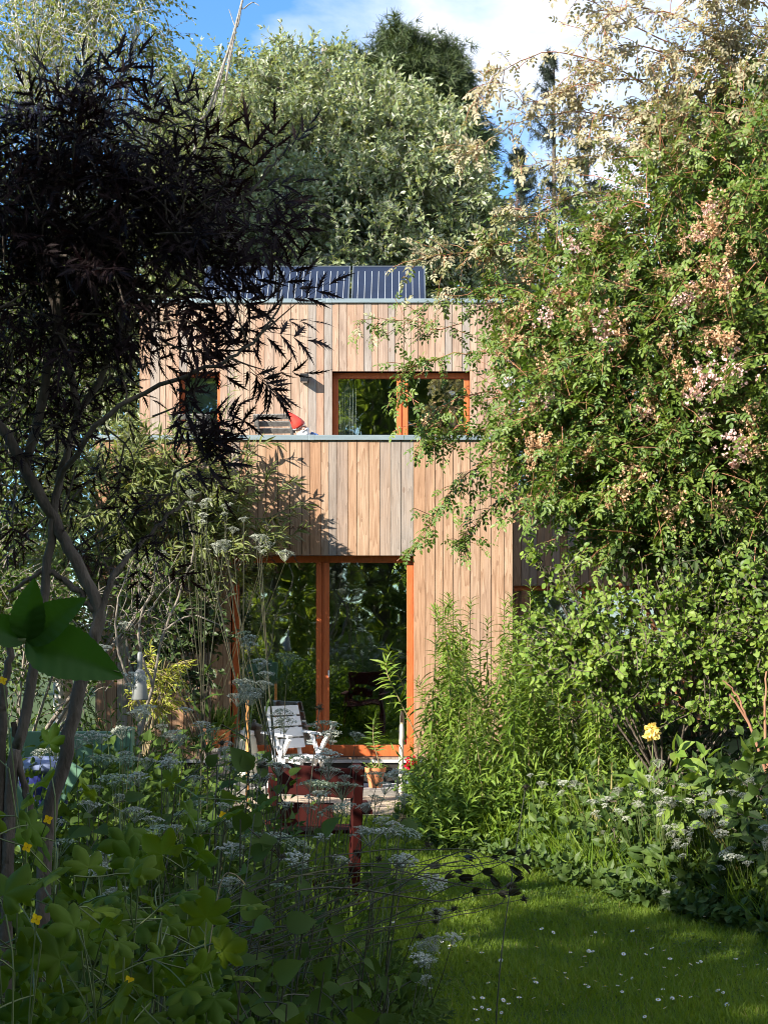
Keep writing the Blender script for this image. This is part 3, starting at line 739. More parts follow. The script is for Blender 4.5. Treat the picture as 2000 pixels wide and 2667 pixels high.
for i, (dx, lb) in enumerate(((462, 'small terracotta pot of grassy leaves by the shaded board wall'), (478, 'terracotta pot with low greenery nearest the cream white jar'))):
    q = P(dx, 1590, 14.6); e = thing('flower_pot', lb, 'flower pot', (q[0], 14.6, .3))
    zb = q[2] - .12
    Geo().lathe([(.001, 0), (.075, 0), (.1, .17), (.11, .17), (.115, .2), (.1, .2), (.001, .18)], (q[0], 14.6, zb), 24).build('pot', M['terracotta'], e, smooth=True)
    Geo().lathe([(.001, 0), (.11, 0), (.11, .01), (.09, .012), (.09, zb - .08), (.001, zb - .078)], (q[0], 14.6, .077), 16).build('stand', M['oldwood'], e)
    gl_ = Geo(); n = 70; d = nrm(rng.normal(0, .5, (n, 3)) + (0, 0, .8)); gl_.place(*L_LANCE, np.tile([(q[0], 14.6, zb + .18)], (n, 1)) + rng.normal(0, .03, (n, 3)) * (1, 1, 0), d, rng.normal(0, 1, (n, 3)), rng.uniform(.12, .3, n), rnd=rng.random(n)); gl_.build('leaves', M['potleaf'], e)
q = P(535, 1560, 13.6)
e = thing('orange_stake', 'thin orange wooden stake standing in front of the cream white jar', 'stake', (q[0], 13.6, 0))
Geo().bar((q[0], 13.6, 0), (q[0], 13.6, P(0, 1512, 13.6)[2]), .028, .028).build('pole', plain('orange_wood', (.55, .24, .07), (.62, .3, .1), rough=.7), e, bevel=.003)
Geo().bar((q[0], 13.6, P(0, 1512, 13.6)[2]), (q[0], 13.6, P(0, 1507, 13.6)[2]), .02, .02).build('cut_end', M['oldwood'], e)
q = P(303, 1512, 9.2)
e = thing('garden_lantern', 'white tapered lantern hanging among the shaded leaves by the board wall', 'lantern', tuple(q))
M['shaded_milk'] = plain('shaded_milky_plastic', (.12, .13, .133), (.16, .17, .173), rough=.4)  # white plastic darkened: the shade it lacks is put into the colour
Geo().lathe([(.001, 0), (.055, 0), (.058, .01), (.036, .19), (.018, .21), (.001, .21)], q, 20).build('shade', M['shaded_milk'], e, smooth=True)
Geo().lathe([(.016, .21), (.02, .23), (.018, .31), (.012, .33), (.001, .33)], q, 14).build('neck', M['shaded_milk'], e, smooth=True)
Geo().tubes([q + (0, 0, .33), q + (0, 0, .9)], .002, 4).build('cord', M['black'], e)

# ------------------------------------------------------------------ inside the room
e = thing('armchair', 'grey cube shaped armchair inside, seen through the glass door', 'armchair', (-.12, 16.4, .36)); gy = plain('grey_fabric', (.22, .24, .26), (.28, .30, .32), rough=.9, bump=.2)
Geo().box((-.42, 16.1, .40), (.3, 16.8, .78)).build('seat', gy, e, bevel=.03); Geo().box((-.42, 16.62, .78), (.3, 16.82, 1.2)).build('backrest', gy, e, bevel=.03)
for s_ in (-.42, .18): Geo().box((s_, 16.1, .781), (s_ + .12, 16.61, 1.0)).build('armrest', gy, e, bevel=.03)
rng = np.random.default_rng(33)
e = thing('houseplant', 'bushy houseplant inside, behind the glass door', 'houseplant', (-.55, 15.8, .36))
Geo().lathe([(.001, 0), (.1, 0), (.13, .25), (.12, .25), (.001, .22)], (-.55, 15.8, .362), 20).build('pot', M['white'], e, smooth=True)
cp = grow(rng, np.tile([(-.55, 15.8, .6)], (50, 1)), rng.normal(0, .5, (50, 3)) + (0, 0, .8), rng.uniform(.25, .65, 50), 6, .5)
Geo().tubes(cp, .004, 4).build('stem', M['stem'], e); gl_ = Geo(); gl_.place(*L_LANCE, *(a := leaves_on(rng, cp, 7, (.1, .18))), rnd=rng.random(len(a[0]))); gl_.build('leaves', M['potleaf'], e)
e = thing('flower_trough', 'red flowers in a low trough inside the glass door', 'flower trough', (-.55, 15.42, .36))
Geo().box((-.72, 15.36, .362), (-.34, 15.48, .46)).build('trough', M['black'], e, bevel=.004)
n = 160; c = np.stack([rng.uniform(-.72, -.34, n), rng.uniform(15.35, 15.48, n), rng.uniform(.47, .54, n)], -1); d = nrm(rng.normal(0, 1, (n, 3)) + (0, 0, .4))
Geo().place(*L_ROUND, c, d, rng.normal(0, 1, (n, 3)), rng.uniform(.02, .035, n), rnd=rng.random(n)).build('flower', bpy.data.materials['red_petal'], e)
# ------------------------------------------------------------------ leaf materials
V = {}
V['willow'] = leaf_mat('willow_leaf', (.115, .16, .065), (.24, .285, .145), back=(.42, .44, .34), rough=.4, spec=.5)
V['birch'] = leaf_mat('birch_leaf', (.10, .14, .02), (.20, .22, .05))
V['pine'] = leaf_mat('pine_needles', (.03, .05, .018), (.07, .095, .035), trans=.15)
V['spruce'] = leaf_mat('spruce_needles', (.014, .022, .012), (.035, .045, .025), trans=.1)
V['hedge'] = leaf_mat('hedge_leaf', (.04, .075, .012), (.10, .14, .03))
V['shade'] = leaf_mat('shade_tree_leaf', (.08, .13, .025), (.16, .21, .045), trans=.5)
V['elder'] = leaf_mat('black_elder_leaf', (.008, .004, .005), (.022, .011, .012), trans=.2, rough=.65, spec=.15, tcol=(1.4, .8, .6))
V['rose'] = leaf_mat('rose_leaf', (.055, .11, .013), (.14, .20, .03), tcol=(1.2, 1.15, .55), tint=(.35, .305, .205), spec=.45)
V['round'] = leaf_mat('round_leaf', (.09, .165, .022), (.19, .26, .05))
V['stalks'] = leaf_mat('lance_leaf', (.09, .165, .018), (.18, .255, .042))
V['buddleia'] = leaf_mat('buddleia_leaf', (.085, .115, .03), (.16, .185, .06), back=(.30, .31, .22))
V['evergreen'] = leaf_mat('evergreen_leaf', (.018, .036, .009), (.04, .065, .016), trans=.15, rough=.5, spec=.25)
V['lime'] = leaf_mat('lime_leaf', (.22, .26, .03), (.34, .34, .05))
V['celandine'] = leaf_mat('celandine_leaf', (.045, .095, .008), (.10, .15, .014), trans=.4, spec=.12, rough=.6)
V['bramble'] = leaf_mat('bramble_leaf', (.028, .085, .008), (.036, .10, .010), trans=.4)
V['under'] = leaf_mat('undergrowth_leaf', (.03, .06, .010), (.07, .115, .02), spec=.12, rough=.6)
V['bank'] = leaf_mat('bank_leaf', (.035, .07, .016), (.085, .135, .028))

def pl(dx, dy, d, r, sq=1.0): return (*P(dx, dy, d), r, sq)
def tree(name, label, cat, base, lobes, trunk_r, bark, leafm, tmpl, cl, tw, L, k, size, group=None, seed=1, droop=.3, wig=.25, up=.3, ang=.8, njit=.6, inner=.35, back=.5,
         twr=.006, split=.35, tint=None, trunk_top=None, ldroop=.1, roll=.9, spread=.8, lim=.45):
    rng = np.random.default_rng(seed); base = np.array(base, float)
    e = thing(name, label, cat, base, 0, group)
    g = Geo(); ctr = np.array([l[:3] for l in lobes]); top = ctr[np.argmax(ctr[:, 2])] if trunk_top is None else np.array(trunk_top, float)
    mid = base + (top - base) * np.array((.3, .3, .5))
    q = limb(g, [base, base + (mid - base) * .5 + rng.normal(0, .1, 3) * (1, 1, 0), mid, top], trunk_r, trunk_r * .2, 28, 10)
    for l in lobes:
        c = np.array(l[:3]); s = q[int(np.clip(len(q) * split * rng.uniform(.8, 1.3) * min(1, (c[2] - base[2]) / max(1e-3, top[2] - base[2]) + .15), 2, len(q) - 4))]
        if c[2] < s[2]: s = q[max(1, int(len(q) * .15))]
        limb(g, [s, s * .55 + c * .45 + (0, 0, .1 * l[3]), c, c + nrm(c - s) * l[3] * .6], trunk_r * lim, trunk_r * .06, 14, 6)
        for _ in range(4):
            t = c + nrm(rng.normal(0, 1, 3)) * l[3] * .75
            limb(g, [s * .3 + c * .7, c * .6 + t * .4, t], trunk_r * lim * .36, trunk_r * .03, 8, 5)
    paths = crown(rng, lobes, cl, tw, L, 6, droop, wig, up, inner, back, spread)
    g.tubes(paths, twr * np.linspace(1, .35, 6), 3)
    g.build('trunk', bark, e, smooth=True)
    a = leaves_on(rng, paths, k, size, ang, .12, njit, ldroop, roll)
    at = dict(rnd=rng.random(len(a[0])))
    if tint is not None: at['tint'] = tint(a[0], rng)
    lf = Geo(); lf.place(*tmpl, *a, **at); lf.build('crown', leafm, e)
    return e

# willow behind the house
WL = [pl(470, 330, 28, 1.4), pl(420, 190, 29, .6), pl(540, 240, 28, 1.1), pl(650, 205, 27.5, 1.0), pl(640, 350, 27, 1.8), pl(770, 270, 27, 1.1), pl(760, 390, 26.5, 1.8), pl(880, 330, 27, 1.1), pl(940, 400, 27, 1.0), pl(900, 460, 26, 1.6), pl(1000, 480, 26.5, .8),
      pl(600, 470, 26, 1.8), pl(480, 450, 26.5, 1.6), pl(970, 570, 26, 1.2), pl(800, 540, 25.5, 1.7), pl(660, 580, 25.5, 1.7), pl(500, 570, 26, 1.6), pl(380, 370, 28, 1.2), pl(1030, 650, 27, 1.1), pl(330, 480, 27.5, 1.3), pl(300, 610, 27, 1.4), pl(280, 750, 27, 1.4), pl(200, 640, 27.5, 1.4), pl(170, 800, 27.5, 1.4), pl(330, 850, 27, 1.3), pl(700, 150, 27.6, .5), pl(600, 160, 28, .45)]
tree('willow_tree', 'broad silver green willow behind the flat roof', 'tree', (-1.2, 28.2, 0), WL, .34, M['bark_grey'], V['willow'], L_QUAD, 46, 6, .6, 12, (.10, .17), seed=3, up=.6, ang=.8, droop=.2, twr=.006, ldroop=.1, roll=1.4, njit=.8, wig=.5)
M['birch_dim'] = plain('young_birch_bark', (.12, .105, .09), (.34, .31, .27), rough=.85, scale=9, stretch=(1, 1, 2.5))
# birch on the left, thin crown
BL = [pl(40, 60, 22, 1.0), pl(130, 30, 22.5, 1.0), pl(230, 60, 22, 1.0), pl(300, 30, 22.5, .7), pl(60, 180, 21.5, 1.1), pl(170, 150, 22, 1.0), pl(260, 160, 22.5, .9), pl(30, 320, 21.5, 1.0), pl(150, 300, 22, .9), pl(330, 230, 23, .9), pl(-60, 150, 22, 1.1), pl(200, -90, 22, 1.2), pl(60, -100, 22, 1.1), pl(90, 460, 21.5, .9), pl(-40, 480, 21.5, 1.0)]
tree('birch_tree', 'white barked birch with an open light green crown', 'tree', (-5.6, 22.3, 0), BL, .17, M['birch'], V['birch'], L_OVAL, 30, 5, .8, 9, (.055, .095), seed=5, droop=.9, up=.1, twr=.006, split=.55, trunk_top=P(210, -60, 22.2), spread=.9, ldroop=.5, lim=.2)
e = thing('birch_tree', 'slender white birch leaning right with a bare top before the willow', 'tree', (-3.4, 24.8, 0)); g = Geo(); rng = np.random.default_rng(12)
q = limb(g, [(-3.4, 24.8, 0), P(420, 420, 24.8), P(455, 230, 24.8), P(500, 90, 24.8), P(524, 0, 24.8), P(540, -60, 24.8)], .04, .012, 40, 8)
for t, pts in ((.62, [(470, 260), (430, 180)]), (.7, [(490, 170), (505, 95)]), (.55, [(440, 330), (480, 250), (500, 215)]), (.85, [(522, 20), (545, 5), (560, 12)]), (.8, [(512, 60), (495, 20)])):
    limb(g, [q[int(t * 39)], *[P(*p, 24.8) for p in pts]], .022, .006, 10, 5)
g.build('trunk', M['birch_dim'], e, smooth=True)
paths = crown(rng, [pl(440, 200, 24.9, .5), pl(470, 300, 24.9, .9), pl(410, 330, 24.9, .9)], 14, 4, .6, 6, .6); g = Geo(); g.tubes(paths, .005, 3).build('twigs', M['twig'], e)
a = leaves_on(rng, paths, 8, (.05, .09)); Geo().place(*L_OVAL, *a, rnd=rng.random(len(a[0]))).build('crown', V['birch'], e)
# pine and conifers far behind
PL = [pl(850, 120, 42, 1.0, .6), pl(890, 160, 42, 1.3, .6), pl(945, 130, 42, .7, .6), pl(930, 210, 42, 1.3, .6), pl(980, 180, 42, .6, .6), pl(830, 190, 42, .9, .7), pl(960, 270, 42, 1.1, .6), pl(1000, 330, 42, 1.0, .6), pl(880, 260, 42, 1.4), pl(880, 330, 42, 1.6)]
tree('pine_tree', 'dark green pine rising behind the top of the willow', 'tree', (.4, 42.3, 0), PL, .28, M['bark'], V['pine'], L_TUFT, 26, 6, .7, 5, (.30, .46), seed=8, up=.9, ang=.5, droop=-.2)
def spruce(label, base, top, rad, seed, tiers, dens=1.0, z0=.12, grp='spruces behind the house', hang=.55):
    rng = np.random.default_rng(seed); base, top = np.array(base, float), np.array(top, float)
    e = thing('spruce_tree', label, 'tree', base, 0, grp); g = Geo(); Ht = top[2] - base[2]
    limb(g, [base, (base + top) / 2, top], Ht * .014, .015, 20, 7)
    tz = np.repeat(np.linspace(z0, .985, tiers), 6); n = len(tz); keep = rng.random(n) < dens; tz = tz[keep] + rng.normal(0, .008, keep.sum()); n = len(tz)
    az = rng.uniform(0, 2 * np.pi, n); L = rad * (1 - tz) ** .65 * rng.uniform(.5, 1.15, n) + .12
    D = np.stack([np.cos(az), np.sin(az), np.where(tz > .85, .5, -.05)], -1); P0 = base + (top - base) * tz[:, None]
    br = grow(rng, P0, D, L, 8, .35, .1); br[:, :, 2] += (np.linspace(0, 1, 8) ** 3 * .25)[None] * L[:, None]
    g.tubes(br, .03 * np.linspace(1, .2, 8), 4)
    k = 9; t = np.linspace(.25, 1, k); f = t * 7; i = np.minimum(f.astype(int), 6); fr = (f - i)[None, :, None]
    pts = (br[:, i] * (1 - fr) + br[:, i + 1] * fr).reshape(-1, 3); hd = rng.normal(0, .35, (len(pts), 3)) + (0, 0, -1)
    tw = grow(rng, pts, hd, rng.uniform(.3, 1, len(pts)) * hang * np.repeat(np.minimum(1, L / 1.2), k), 5, .2, .12)
    g.build('trunk', M['bark'], e, smooth=True)
    lf = Geo(); a = leaves_on(rng, tw, 7, (.10, .17), .45, 0, .6, 0, 2.0); lf.place(*L_TUFT, *a, rnd=rng.random(len(a[0])))
    a = leaves_on(rng, br, 16, (.14, .22), .7, .2, .6, 0, 2.0); lf.place(*L_TUFT, *a, rnd=rng.random(len(a[0]))); lf.build('crown', V['spruce'], e)
    return e
spruce('tall thin spruce with drooping twigs against the blue sky', (*P(1196, 0, 33)[:2], 0), P(1196, 118, 33), 3.0, 2, 24, .6, z0=.1, hang=.8)
spruce('dark dense spruce between the willow and the thin spruce', (*P(1105, 0, 36)[:2], 0), P(1118, 330, 36), 2.8, 4, 30, 1.0)
spruce('small dark spruce tip right of the thin spruce', (*P(1262, 0, 38)[:2], 0), P(1262, 300, 38), 2.6, 6, 22, 1.0)
# light trees and hedges that close the garden at both sides of the house
HZ = [(-5.0, 17, 4.6, 1.3), (-6.3, 17.2, 5, 1.5), (-4.6, 17.3, 6.0, 1.0), (-5.6, 17, 6.5, 1.3), (-6.8, 17.4, 6.8, 1.3), (-5.2, 16.8, 3.2, 1.2), (-6.5, 16.8, 3.2, 1.4), (-5.4, 16.6, 1.8, 1.2), (-4.5, 16.9, 2.2, .8), (-6.8, 16.6, 1.6, 1.2), (-5.8, 17.4, 7.8, 1.0), (-4.9, 17.8, 5.2, .9), (-5.2, 17.9, 4.0, 1.0)]
tree('hazel_tree', 'bright green hazel left of the house, seen through the elder', 'tree', (-6.6, 21, 0), [(x * 1.2, y + 3.6, 2 + (z - 2) * 1.2, r * 1.15) for x, y, z, r in HZ], .12, M['bark_grey'], V['hedge'], L_OVAL, 36, 6, .7, 9, (.07, .12), seed=15)
tree('privet_bush', 'dense green bush closing the garden beyond the annex', 'bush', (5.6, 19.6, 0), [(5.0, 19.6, 1.4, 1.2), (6.4, 19.4, 1.5, 1.4), (5.8, 19.6, 2.8, 1.1), (7.6, 19.4, 2.4, 1.6)], .08, M['bark'], V['hedge'], L_OVAL, 18, 6, .5, 8, (.06, .1), seed=16)
tree('maple_tree', 'leafy green tree far behind the annex, glimpsed through the rose', 'tree', (7.5, 31, 0), [(6.0, 31, 5, 2.0), (8.5, 31, 5.5, 2.2), (7, 31, 7.5, 1.9), (9.6, 31, 8, 2.1), (10.8, 31, 5, 2)], .25, M['bark'], V['hedge'], L_OVAL, 9, 6, .9, 8, (.12, .2), seed=17)
tree('maple_tree', 'leafy green tree far behind the birch at the left edge', 'tree', (-11, 30, 0), [(-9, 30, 5, 2.2), (-11.5, 30, 5, 2.4), (-10, 30, 8, 2.1), (-12.5, 30, 8.5, 2.2), (-8, 30.5, 3, 1.8), (-7.4, 30, 7.5, 1.5)], .25, M['bark'], V['hedge'], L_OVAL, 22, 6, .9, 8, (.12, .2), seed=18)

# tall garden trees left of and behind the photographer: they shade the near garden and show in the window panes
SH = [((-7.65, .15), 9.2, 1.5), ((-6.6, -1.4), 9.4, 1.7), ((-5.2, -3.4), 9.6, 1.9), ((-3.4, -6.0), 12, 2.2), ((-.6, -8.6), 14, 2.4), ((2.6, -9.8), 14, 2.4), ((5.8, -9.6), 13, 2.3), ((-8.6, -5.5), 11, 2.2), ((-3.2, -12.6), 14, 2.6), ((1.0, -13.6), 15, 2.6)]
sl = ('leafy garden tree nearest the lawn edge, left of the photographer', 'second leafy garden tree back along the left border', 'third leafy garden tree back along the left border', 'leafy garden tree behind the photographer, on the left',
      'leafy garden tree straight behind the photographer', 'leafy garden tree behind the photographer, right of the middle', 'leafy garden tree behind the photographer, farthest right', 'leafy garden tree standing behind the left border', 'leafy garden tree in the second row behind the photographer, left', 'leafy garden tree in the second row behind the photographer, middle')
for i, ((x, y), h, r) in enumerate(SH):
    rng = np.random.default_rng(100 + i); lb = []
    for z in np.arange(.7, h, r * .55):
        f = math.sin(min(1, (z + 1.5) / h) * math.pi * .86) * .35 + .65
        for _ in range(2): lb.append((x + rng.normal(0, .35) * r * .6, y + rng.normal(0, .35) * r * .6, z, r * f * rng.uniform(.7, .95)))
    tree('garden_tree', sl[i], 'tree', (x, y, 0), lb, .16, M['bark'], V['shade'], L_OVAL, 7, 5, .9, 8, (.17, .27), 'trees around the photographer', seed=200 + i, back=0, inner=.6)

BS = [((-3.3, 6.75), 2.6, .75, 'unseen bush added at the left border to shade the red chair'), ((-4.3, 8.3), 4.3, 1.15, 'unseen bush added at the left border to shade the lawn end'), ((-5.9, 12.6), 5.0, 1.1, 'unseen bush added at the left border to shade the house wall')]  # unseen bushes, added and sized to cast shade from the left
for i, ((x, y), h, r, lb_) in enumerate(BS):
    rng = np.random.default_rng(140 + i)
    tree('added_shade_bush', lb_, 'shrub', (x, y, 0), [(x + rng.normal(0, .2), y + rng.normal(0, .2), z, r * rng.uniform(.75, 1)) for z in np.arange(.6, h - r * .5, .4)], .05, M['bark'], V['hedge'], L_OVAL, 26, 5, .5, 7, (.08, .13), 'unseen bushes added along the left border for shade', seed=240 + i, back=0, inner=.6)

# ------------------------------------------------------------------ rambling rose on the right
D0 = 11.6
RL = [pl(1560, 340, D0 + .3, .75), pl(1420, 480, D0 + .2, .7), pl(1260, 650, D0, .6), pl(1450, 640, D0 - .2, 1.05), pl(1610, 480, D0, 1.15), pl(1220, 790, D0, .62), pl(1340, 830, D0 - .3, .95), pl(1550, 830, D0 - .5, 1.05),
      pl(1160, 930, D0, .38), pl(1250, 990, D0 - .2, .68), pl(1440, 1000, D0 - .4, .85), pl(1620, 1010, D0 - .6, .9), pl(1650, 230, D0 + .4, .6), pl(1590, 250, D0 + .5, .3), pl(1690, 700, D0, 1.1), pl(1710, 360, D0 + .3, .85), pl(1130, 700, D0 + .1, .25), pl(1330, 1120, D0 - .1, .5), pl(1560, 1150, D0 - .2, .6), pl(1740, 120, D0, .6)]
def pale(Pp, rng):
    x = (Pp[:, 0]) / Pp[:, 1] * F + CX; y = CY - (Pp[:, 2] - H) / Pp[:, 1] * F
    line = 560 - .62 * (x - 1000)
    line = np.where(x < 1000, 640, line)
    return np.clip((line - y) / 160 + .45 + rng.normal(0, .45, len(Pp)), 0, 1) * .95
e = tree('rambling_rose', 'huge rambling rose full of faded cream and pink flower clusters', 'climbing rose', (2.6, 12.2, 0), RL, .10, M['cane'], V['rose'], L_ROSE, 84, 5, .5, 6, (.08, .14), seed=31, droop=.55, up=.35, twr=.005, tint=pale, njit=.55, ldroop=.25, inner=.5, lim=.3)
rng = np.random.default_rng(41); g, lf = Geo(), Geo()
CANES = [[(1500, 240), (1330, 150), (1180, 112), (1075, 160), (1030, 205)], [(1540, 140), (1380, 60), (1250, -10), (1200, -60)], [(1560, 330), (1330, 250), (1160, 250), (1060, 300), (1010, 330)], [(1450, 330), (1260, 340), (1120, 360)], [(1330, 560), (1180, 520), (1010, 545), (900, 560)], [(1300, 640), (1120, 610), (990, 640), (905, 668)],
         [(1620, 240), (1400, 170), (1250, 190), (1130, 225)], [(1250, 650), (1100, 640), (960, 710), (880, 690), (780, 690)], [(1200, 820), (1050, 760), (930, 780), (880, 810), (860, 870)], [(1150, 860), (1020, 850), (930, 900), (915, 950)], [(1150, 980), (1030, 1010), (960, 1080), (905, 1170)], [(1170, 1020), (1080, 1080), (1010, 1150), (1000, 1175)], [(1120, 930), (1000, 930), (925, 960)],
         [(1600, 90), (1450, 30), (1340, 20), (1270, 70)], [(1480, 120), (1350, 100), (1290, 130), (1230, 200)], [(1400, 420), (1250, 420), (1150, 470), (1080, 450)], [(1260, 560), (1120, 560), (1050, 520)], [(1630, 300), (1480, 330), (1340, 300), (1230, 300)], [(1500, 200), (1370, 230), (1240, 270)], [(1659, 100), (1560, 20), (1480, -20)], [(1640, 180), (1560, 120), (1470, 110), (1400, 150)], [(1659, 60), (1600, 60), (1530, 100), (1480, 160)], [(1620, 260), (1540, 200), (1460, 200), (1390, 240)], [(1659, 20), (1610, -20), (1550, -40)], [(1659, 150), (1600, 100), (1560, 90), (1500, 60)], [(1580, 300), (1500, 250), (1430, 260), (1370, 310)]]
for i, c in enumerate(CANES):
    dd = D0 + np.linspace(.3, -.15, len(c)) + rng.normal(0, .1)
    q = curve([P(x, y, d) for (x, y), d in zip(c, dd)], 22, .008, rng); g.tubes(q, .007 * np.linspace(1, .35, 22), 5)
    nsub = 26 if c[0][0] > 1300 else 19; idx = rng.integers(5, 22, nsub); T = nrm(np.gradient(q, axis=0))[idx]
    sub = grow(rng, q[idx], T * .6 + rng.normal(0, .6, (nsub, 3)), rng.uniform(.10, .32, nsub), 6, .6, .3); g.tubes(sub, .003, 4)
    for pth, k in ((q[None], 34), (sub, 4)):
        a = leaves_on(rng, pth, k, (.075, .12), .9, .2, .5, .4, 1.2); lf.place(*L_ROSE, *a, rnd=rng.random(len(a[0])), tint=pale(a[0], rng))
g.build('cane', M['cane'], e, smooth=True); lf.build('spray_leaves', V['rose'], e)
V['faded'] = leaf_mat('faded_petal', (.42, .25, .13), (.62, .42, .27), trans=.3, tcol=(1.1, 1, .9)); V['pinkp'] = leaf_mat('pink_petal', (.58, .38, .35), (.72, .52, .48), trans=.3, tcol=(1.1, 1, .9))
protos = []
for s in range(5):
    rng = np.random.default_rng(60 + s); fg = Geo(); n = 26
    c = rng.normal(0, .042, (n, 3)) * (1.3, 1, .8)
    for ci in c:
        k = 7; nn = nrm(rng.normal(0, 1, (k, 3))); fg.place(*L_ROUND, np.tile(ci, (k, 1)) + nn * .006, nn, nrm(rng.normal(0, 1, (k, 3))), rng.uniform(.012, .021, k), rnd=rng.random(k))
    protos.append(fg.build('blossom', V['faded' if s < 4 else 'pinkp'], None)); protos[-1].parent = e
rng = np.random.default_rng(77); spots = []
FIX = [(1510, 510), (1545, 500), (1600, 455), (1630, 550), (1185, 430), (1235, 535), (1120, 560), (1140, 600), (1060, 650), (1050, 545), (1480, 650), (1570, 620), (1320, 690), (1260, 700), (1430, 590), (1300, 720), (1440, 740), (1400, 865), (960, 880), (930, 915), (1390, 890), (1180, 790), (1480, 820), (1560, 740), (1620, 890)]
for i in range(76):
    if i < len(FIX): x, y = FIX[i]
    else: x, y = rng.uniform(1060, 1650), rng.uniform(420, 1120)
    cand = [l for l in RL]; best = None
    for l in cand:   # front surface of the lobes at this place
        c = np.array(l[:3]); r = l[3]; o = np.array((0, 0, H)); d = nrm(P(x, y, 10) - o); b = d @ (c - o); q2 = (c - o) @ (c - o) - b * b
        if q2 < r * r:
            t = b - math.sqrt(r * r - q2) * 1.02
            if best is None or t < best: best = t
    if best is None: best = D0 / nrm(P(x, y, 10) - np.array((0, 0, H)))[1]
    spots.append(np.array((0, 0, H)) + nrm(P(x, y, 10) - np.array((0, 0, H))) * (best + .02))
for i, s in enumerate(spots):
    pr = protos[i % 4 if i % 5 else 4]
    o = pr if i < 0 else pr.copy(); COL.objects.link(o)
    o.parent = e; o.location = Vector(s) - e.location; o.rotation_euler = rng.uniform(0, 6, 3); k = rng.uniform(.7, 1.6); o.scale = (k, k, k * .8)
for p in protos: bpy.data.objects.remove(p)
q = spots[4]
e2 = thing('white_rose', 'single white rose bloom between the leaves by the house corner', 'rose', tuple(P(1097, 822, 11.2)))
fg = Geo(); rng = np.random.default_rng(3); n = 34; c = P(1097, 822, 11.2); nn = nrm(rng.normal(0, 1, (n, 3))); fg.place(*L_ROUND, c + nn * .025, nrm(nn + rng.normal(0, .7, nn.shape)), nn, rng.uniform(.03, .045, n), rnd=rng.random(n)); fg.build('petals', leaf_mat('white_petal', (.66, .66, .66), (.75, .74, .74), tcol=(1, 1, 1)), e2)
Geo().tubes(curve([c, c + (.1, .1, -.1), c + (.35, .2, -.05)], 8), .004, 5).build('stem', M['stem'], e2)
e2 = thing('white_rose', 'pale pink rose bloom alone in the dark foliage at the far right', 'rose', tuple(P(1587, 1003, 10.4)))
fg = Geo(); c = P(1587, 1003, 10.4); fg.place(*L_ROUND, c + nn * .02, nrm(nn + rng.normal(0, .7, nn.shape)), nn, rng.uniform(.025, .04, n), rnd=rng.random(n)); fg.build('petals', V['pinkp'], e2)
Geo().tubes(curve([c, c + (.05, .2, -.1), c + (.1, .5, -.2)], 8), .004, 5).build('stem', M['stem'], e2)

# ------------------------------------------------------------------ black elder in the near shade
DE = 4.6
EL = [pl(60, 370, DE, .17), pl(150, 340, DE + .2, .16), pl(240, 370, DE, .17), pl(330, 400, DE, .15), pl(420, 410, DE + .1, .12), pl(490, 440, DE, .07), pl(60, 460, DE + .2, .18), pl(170, 460, DE, .19), pl(290, 480, DE + .1, .18), pl(390, 490, DE - .1, .14), pl(460, 490, DE, .07), pl(50, 570, DE, .18), pl(160, 590, DE + .2, .18), pl(270, 590, DE, .17), pl(350, 570, DE, .11),
      pl(40, 700, DE, .16), pl(150, 720, DE, .16), pl(250, 700, DE + .2, .13), pl(60, 850, DE, .15), pl(180, 850, DE + .2, .13), pl(270, 820, DE, .07), pl(50, 1000, DE, .13), pl(180, 990, DE + .1, .12), pl(290, 960, DE + .2, .08), pl(100, 1120, DE + .2, .12), pl(240, 1130, DE + .2, .11), pl(-60, 400, DE, .2), pl(-60, 650, DE, .2), pl(-60, 900, DE, .17), pl(330, 1160, DE + .3, .07), pl(230, 290, DE, .08), pl(120, 290, DE, .07), pl(370, 1060, DE + .3, .05)]
rng = np.random.default_rng(52)
e = thing('black_elder', 'black leaved elder with lacy dark purple foliage and grey stems', 'shrub', tuple(P(90, 0, DE)[:2]) + (0,))
bs = P(90, 0, DE); g = Geo()
def stem(pts, r0, r1, d=DE, n=26, sd=9, gg=None):
    return limb(gg or g, [P(x, y, d + (0 if len(p) < 1 else p[0])) for x, y, *p in [(q[0], q[1], q[2] if len(q) > 2 else 0) for q in pts]], r0, r1, n, sd, .004, rng)
stem([(70, 2790), (95, 1900), (140, 1640), (185, 1440), (213, 1330), (165, 1210), (105, 1100), (20, 950), (-60, 850)], .027, .017, n=44)
stem([(0, 2790), (20, 1750), (45, 1600), (80, 1400), (105, 1200), (125, 1050), (170, 900), (250, 740), (300, 520), (330, 330)], .023, .006, n=44)
stem([(125, 1050, 0), (200, 930, -.1), (290, 860, -.1), (400, 810, -.15), (470, 785, -.15), (530, 755, -.15), (580, 700, -.15), (612, 640, -.15)], .010, .003)
stem([(185, 1440), (240, 1260), (300, 1180, .1), (400, 1080, .2)], .014, .005)
stem([(-30, 2790), (0, 1700), (10, 1500), (30, 1380)], .018, .012)
stem([(105, 1100), (60, 1000), (110, 800), (130, 600), (120, 400), (140, 260)], .02, .006)
stem([(170, 900), (130, 700), (60, 480), (40, 330)], .014, .005); stem([(213, 1330, 0), (150, 1260, 0), (90, 1240, 0), (20, 1280, 0)], .014, .006)
stem([(250, 740), (350, 600), (430, 470), (500, 390)], .012, .004); stem([(300, 520), (400, 480), (520, 430), (600, 340)], .009, .003); stem([(250, 740), (320, 680), (400, 600), (470, 560)], .010, .003)
stem([(95, 1850), (60, 1720), (30, 1560)], .014, .01)
g.build('stems', M['bark'], e, smooth=True)
EL = EL + [l for l in EL if l[2] > P(0, 660, DE)[2]]
paths = crown(rng, EL, 470, 1, .16, 5, .35, .3, .35, .8, .2, .8)
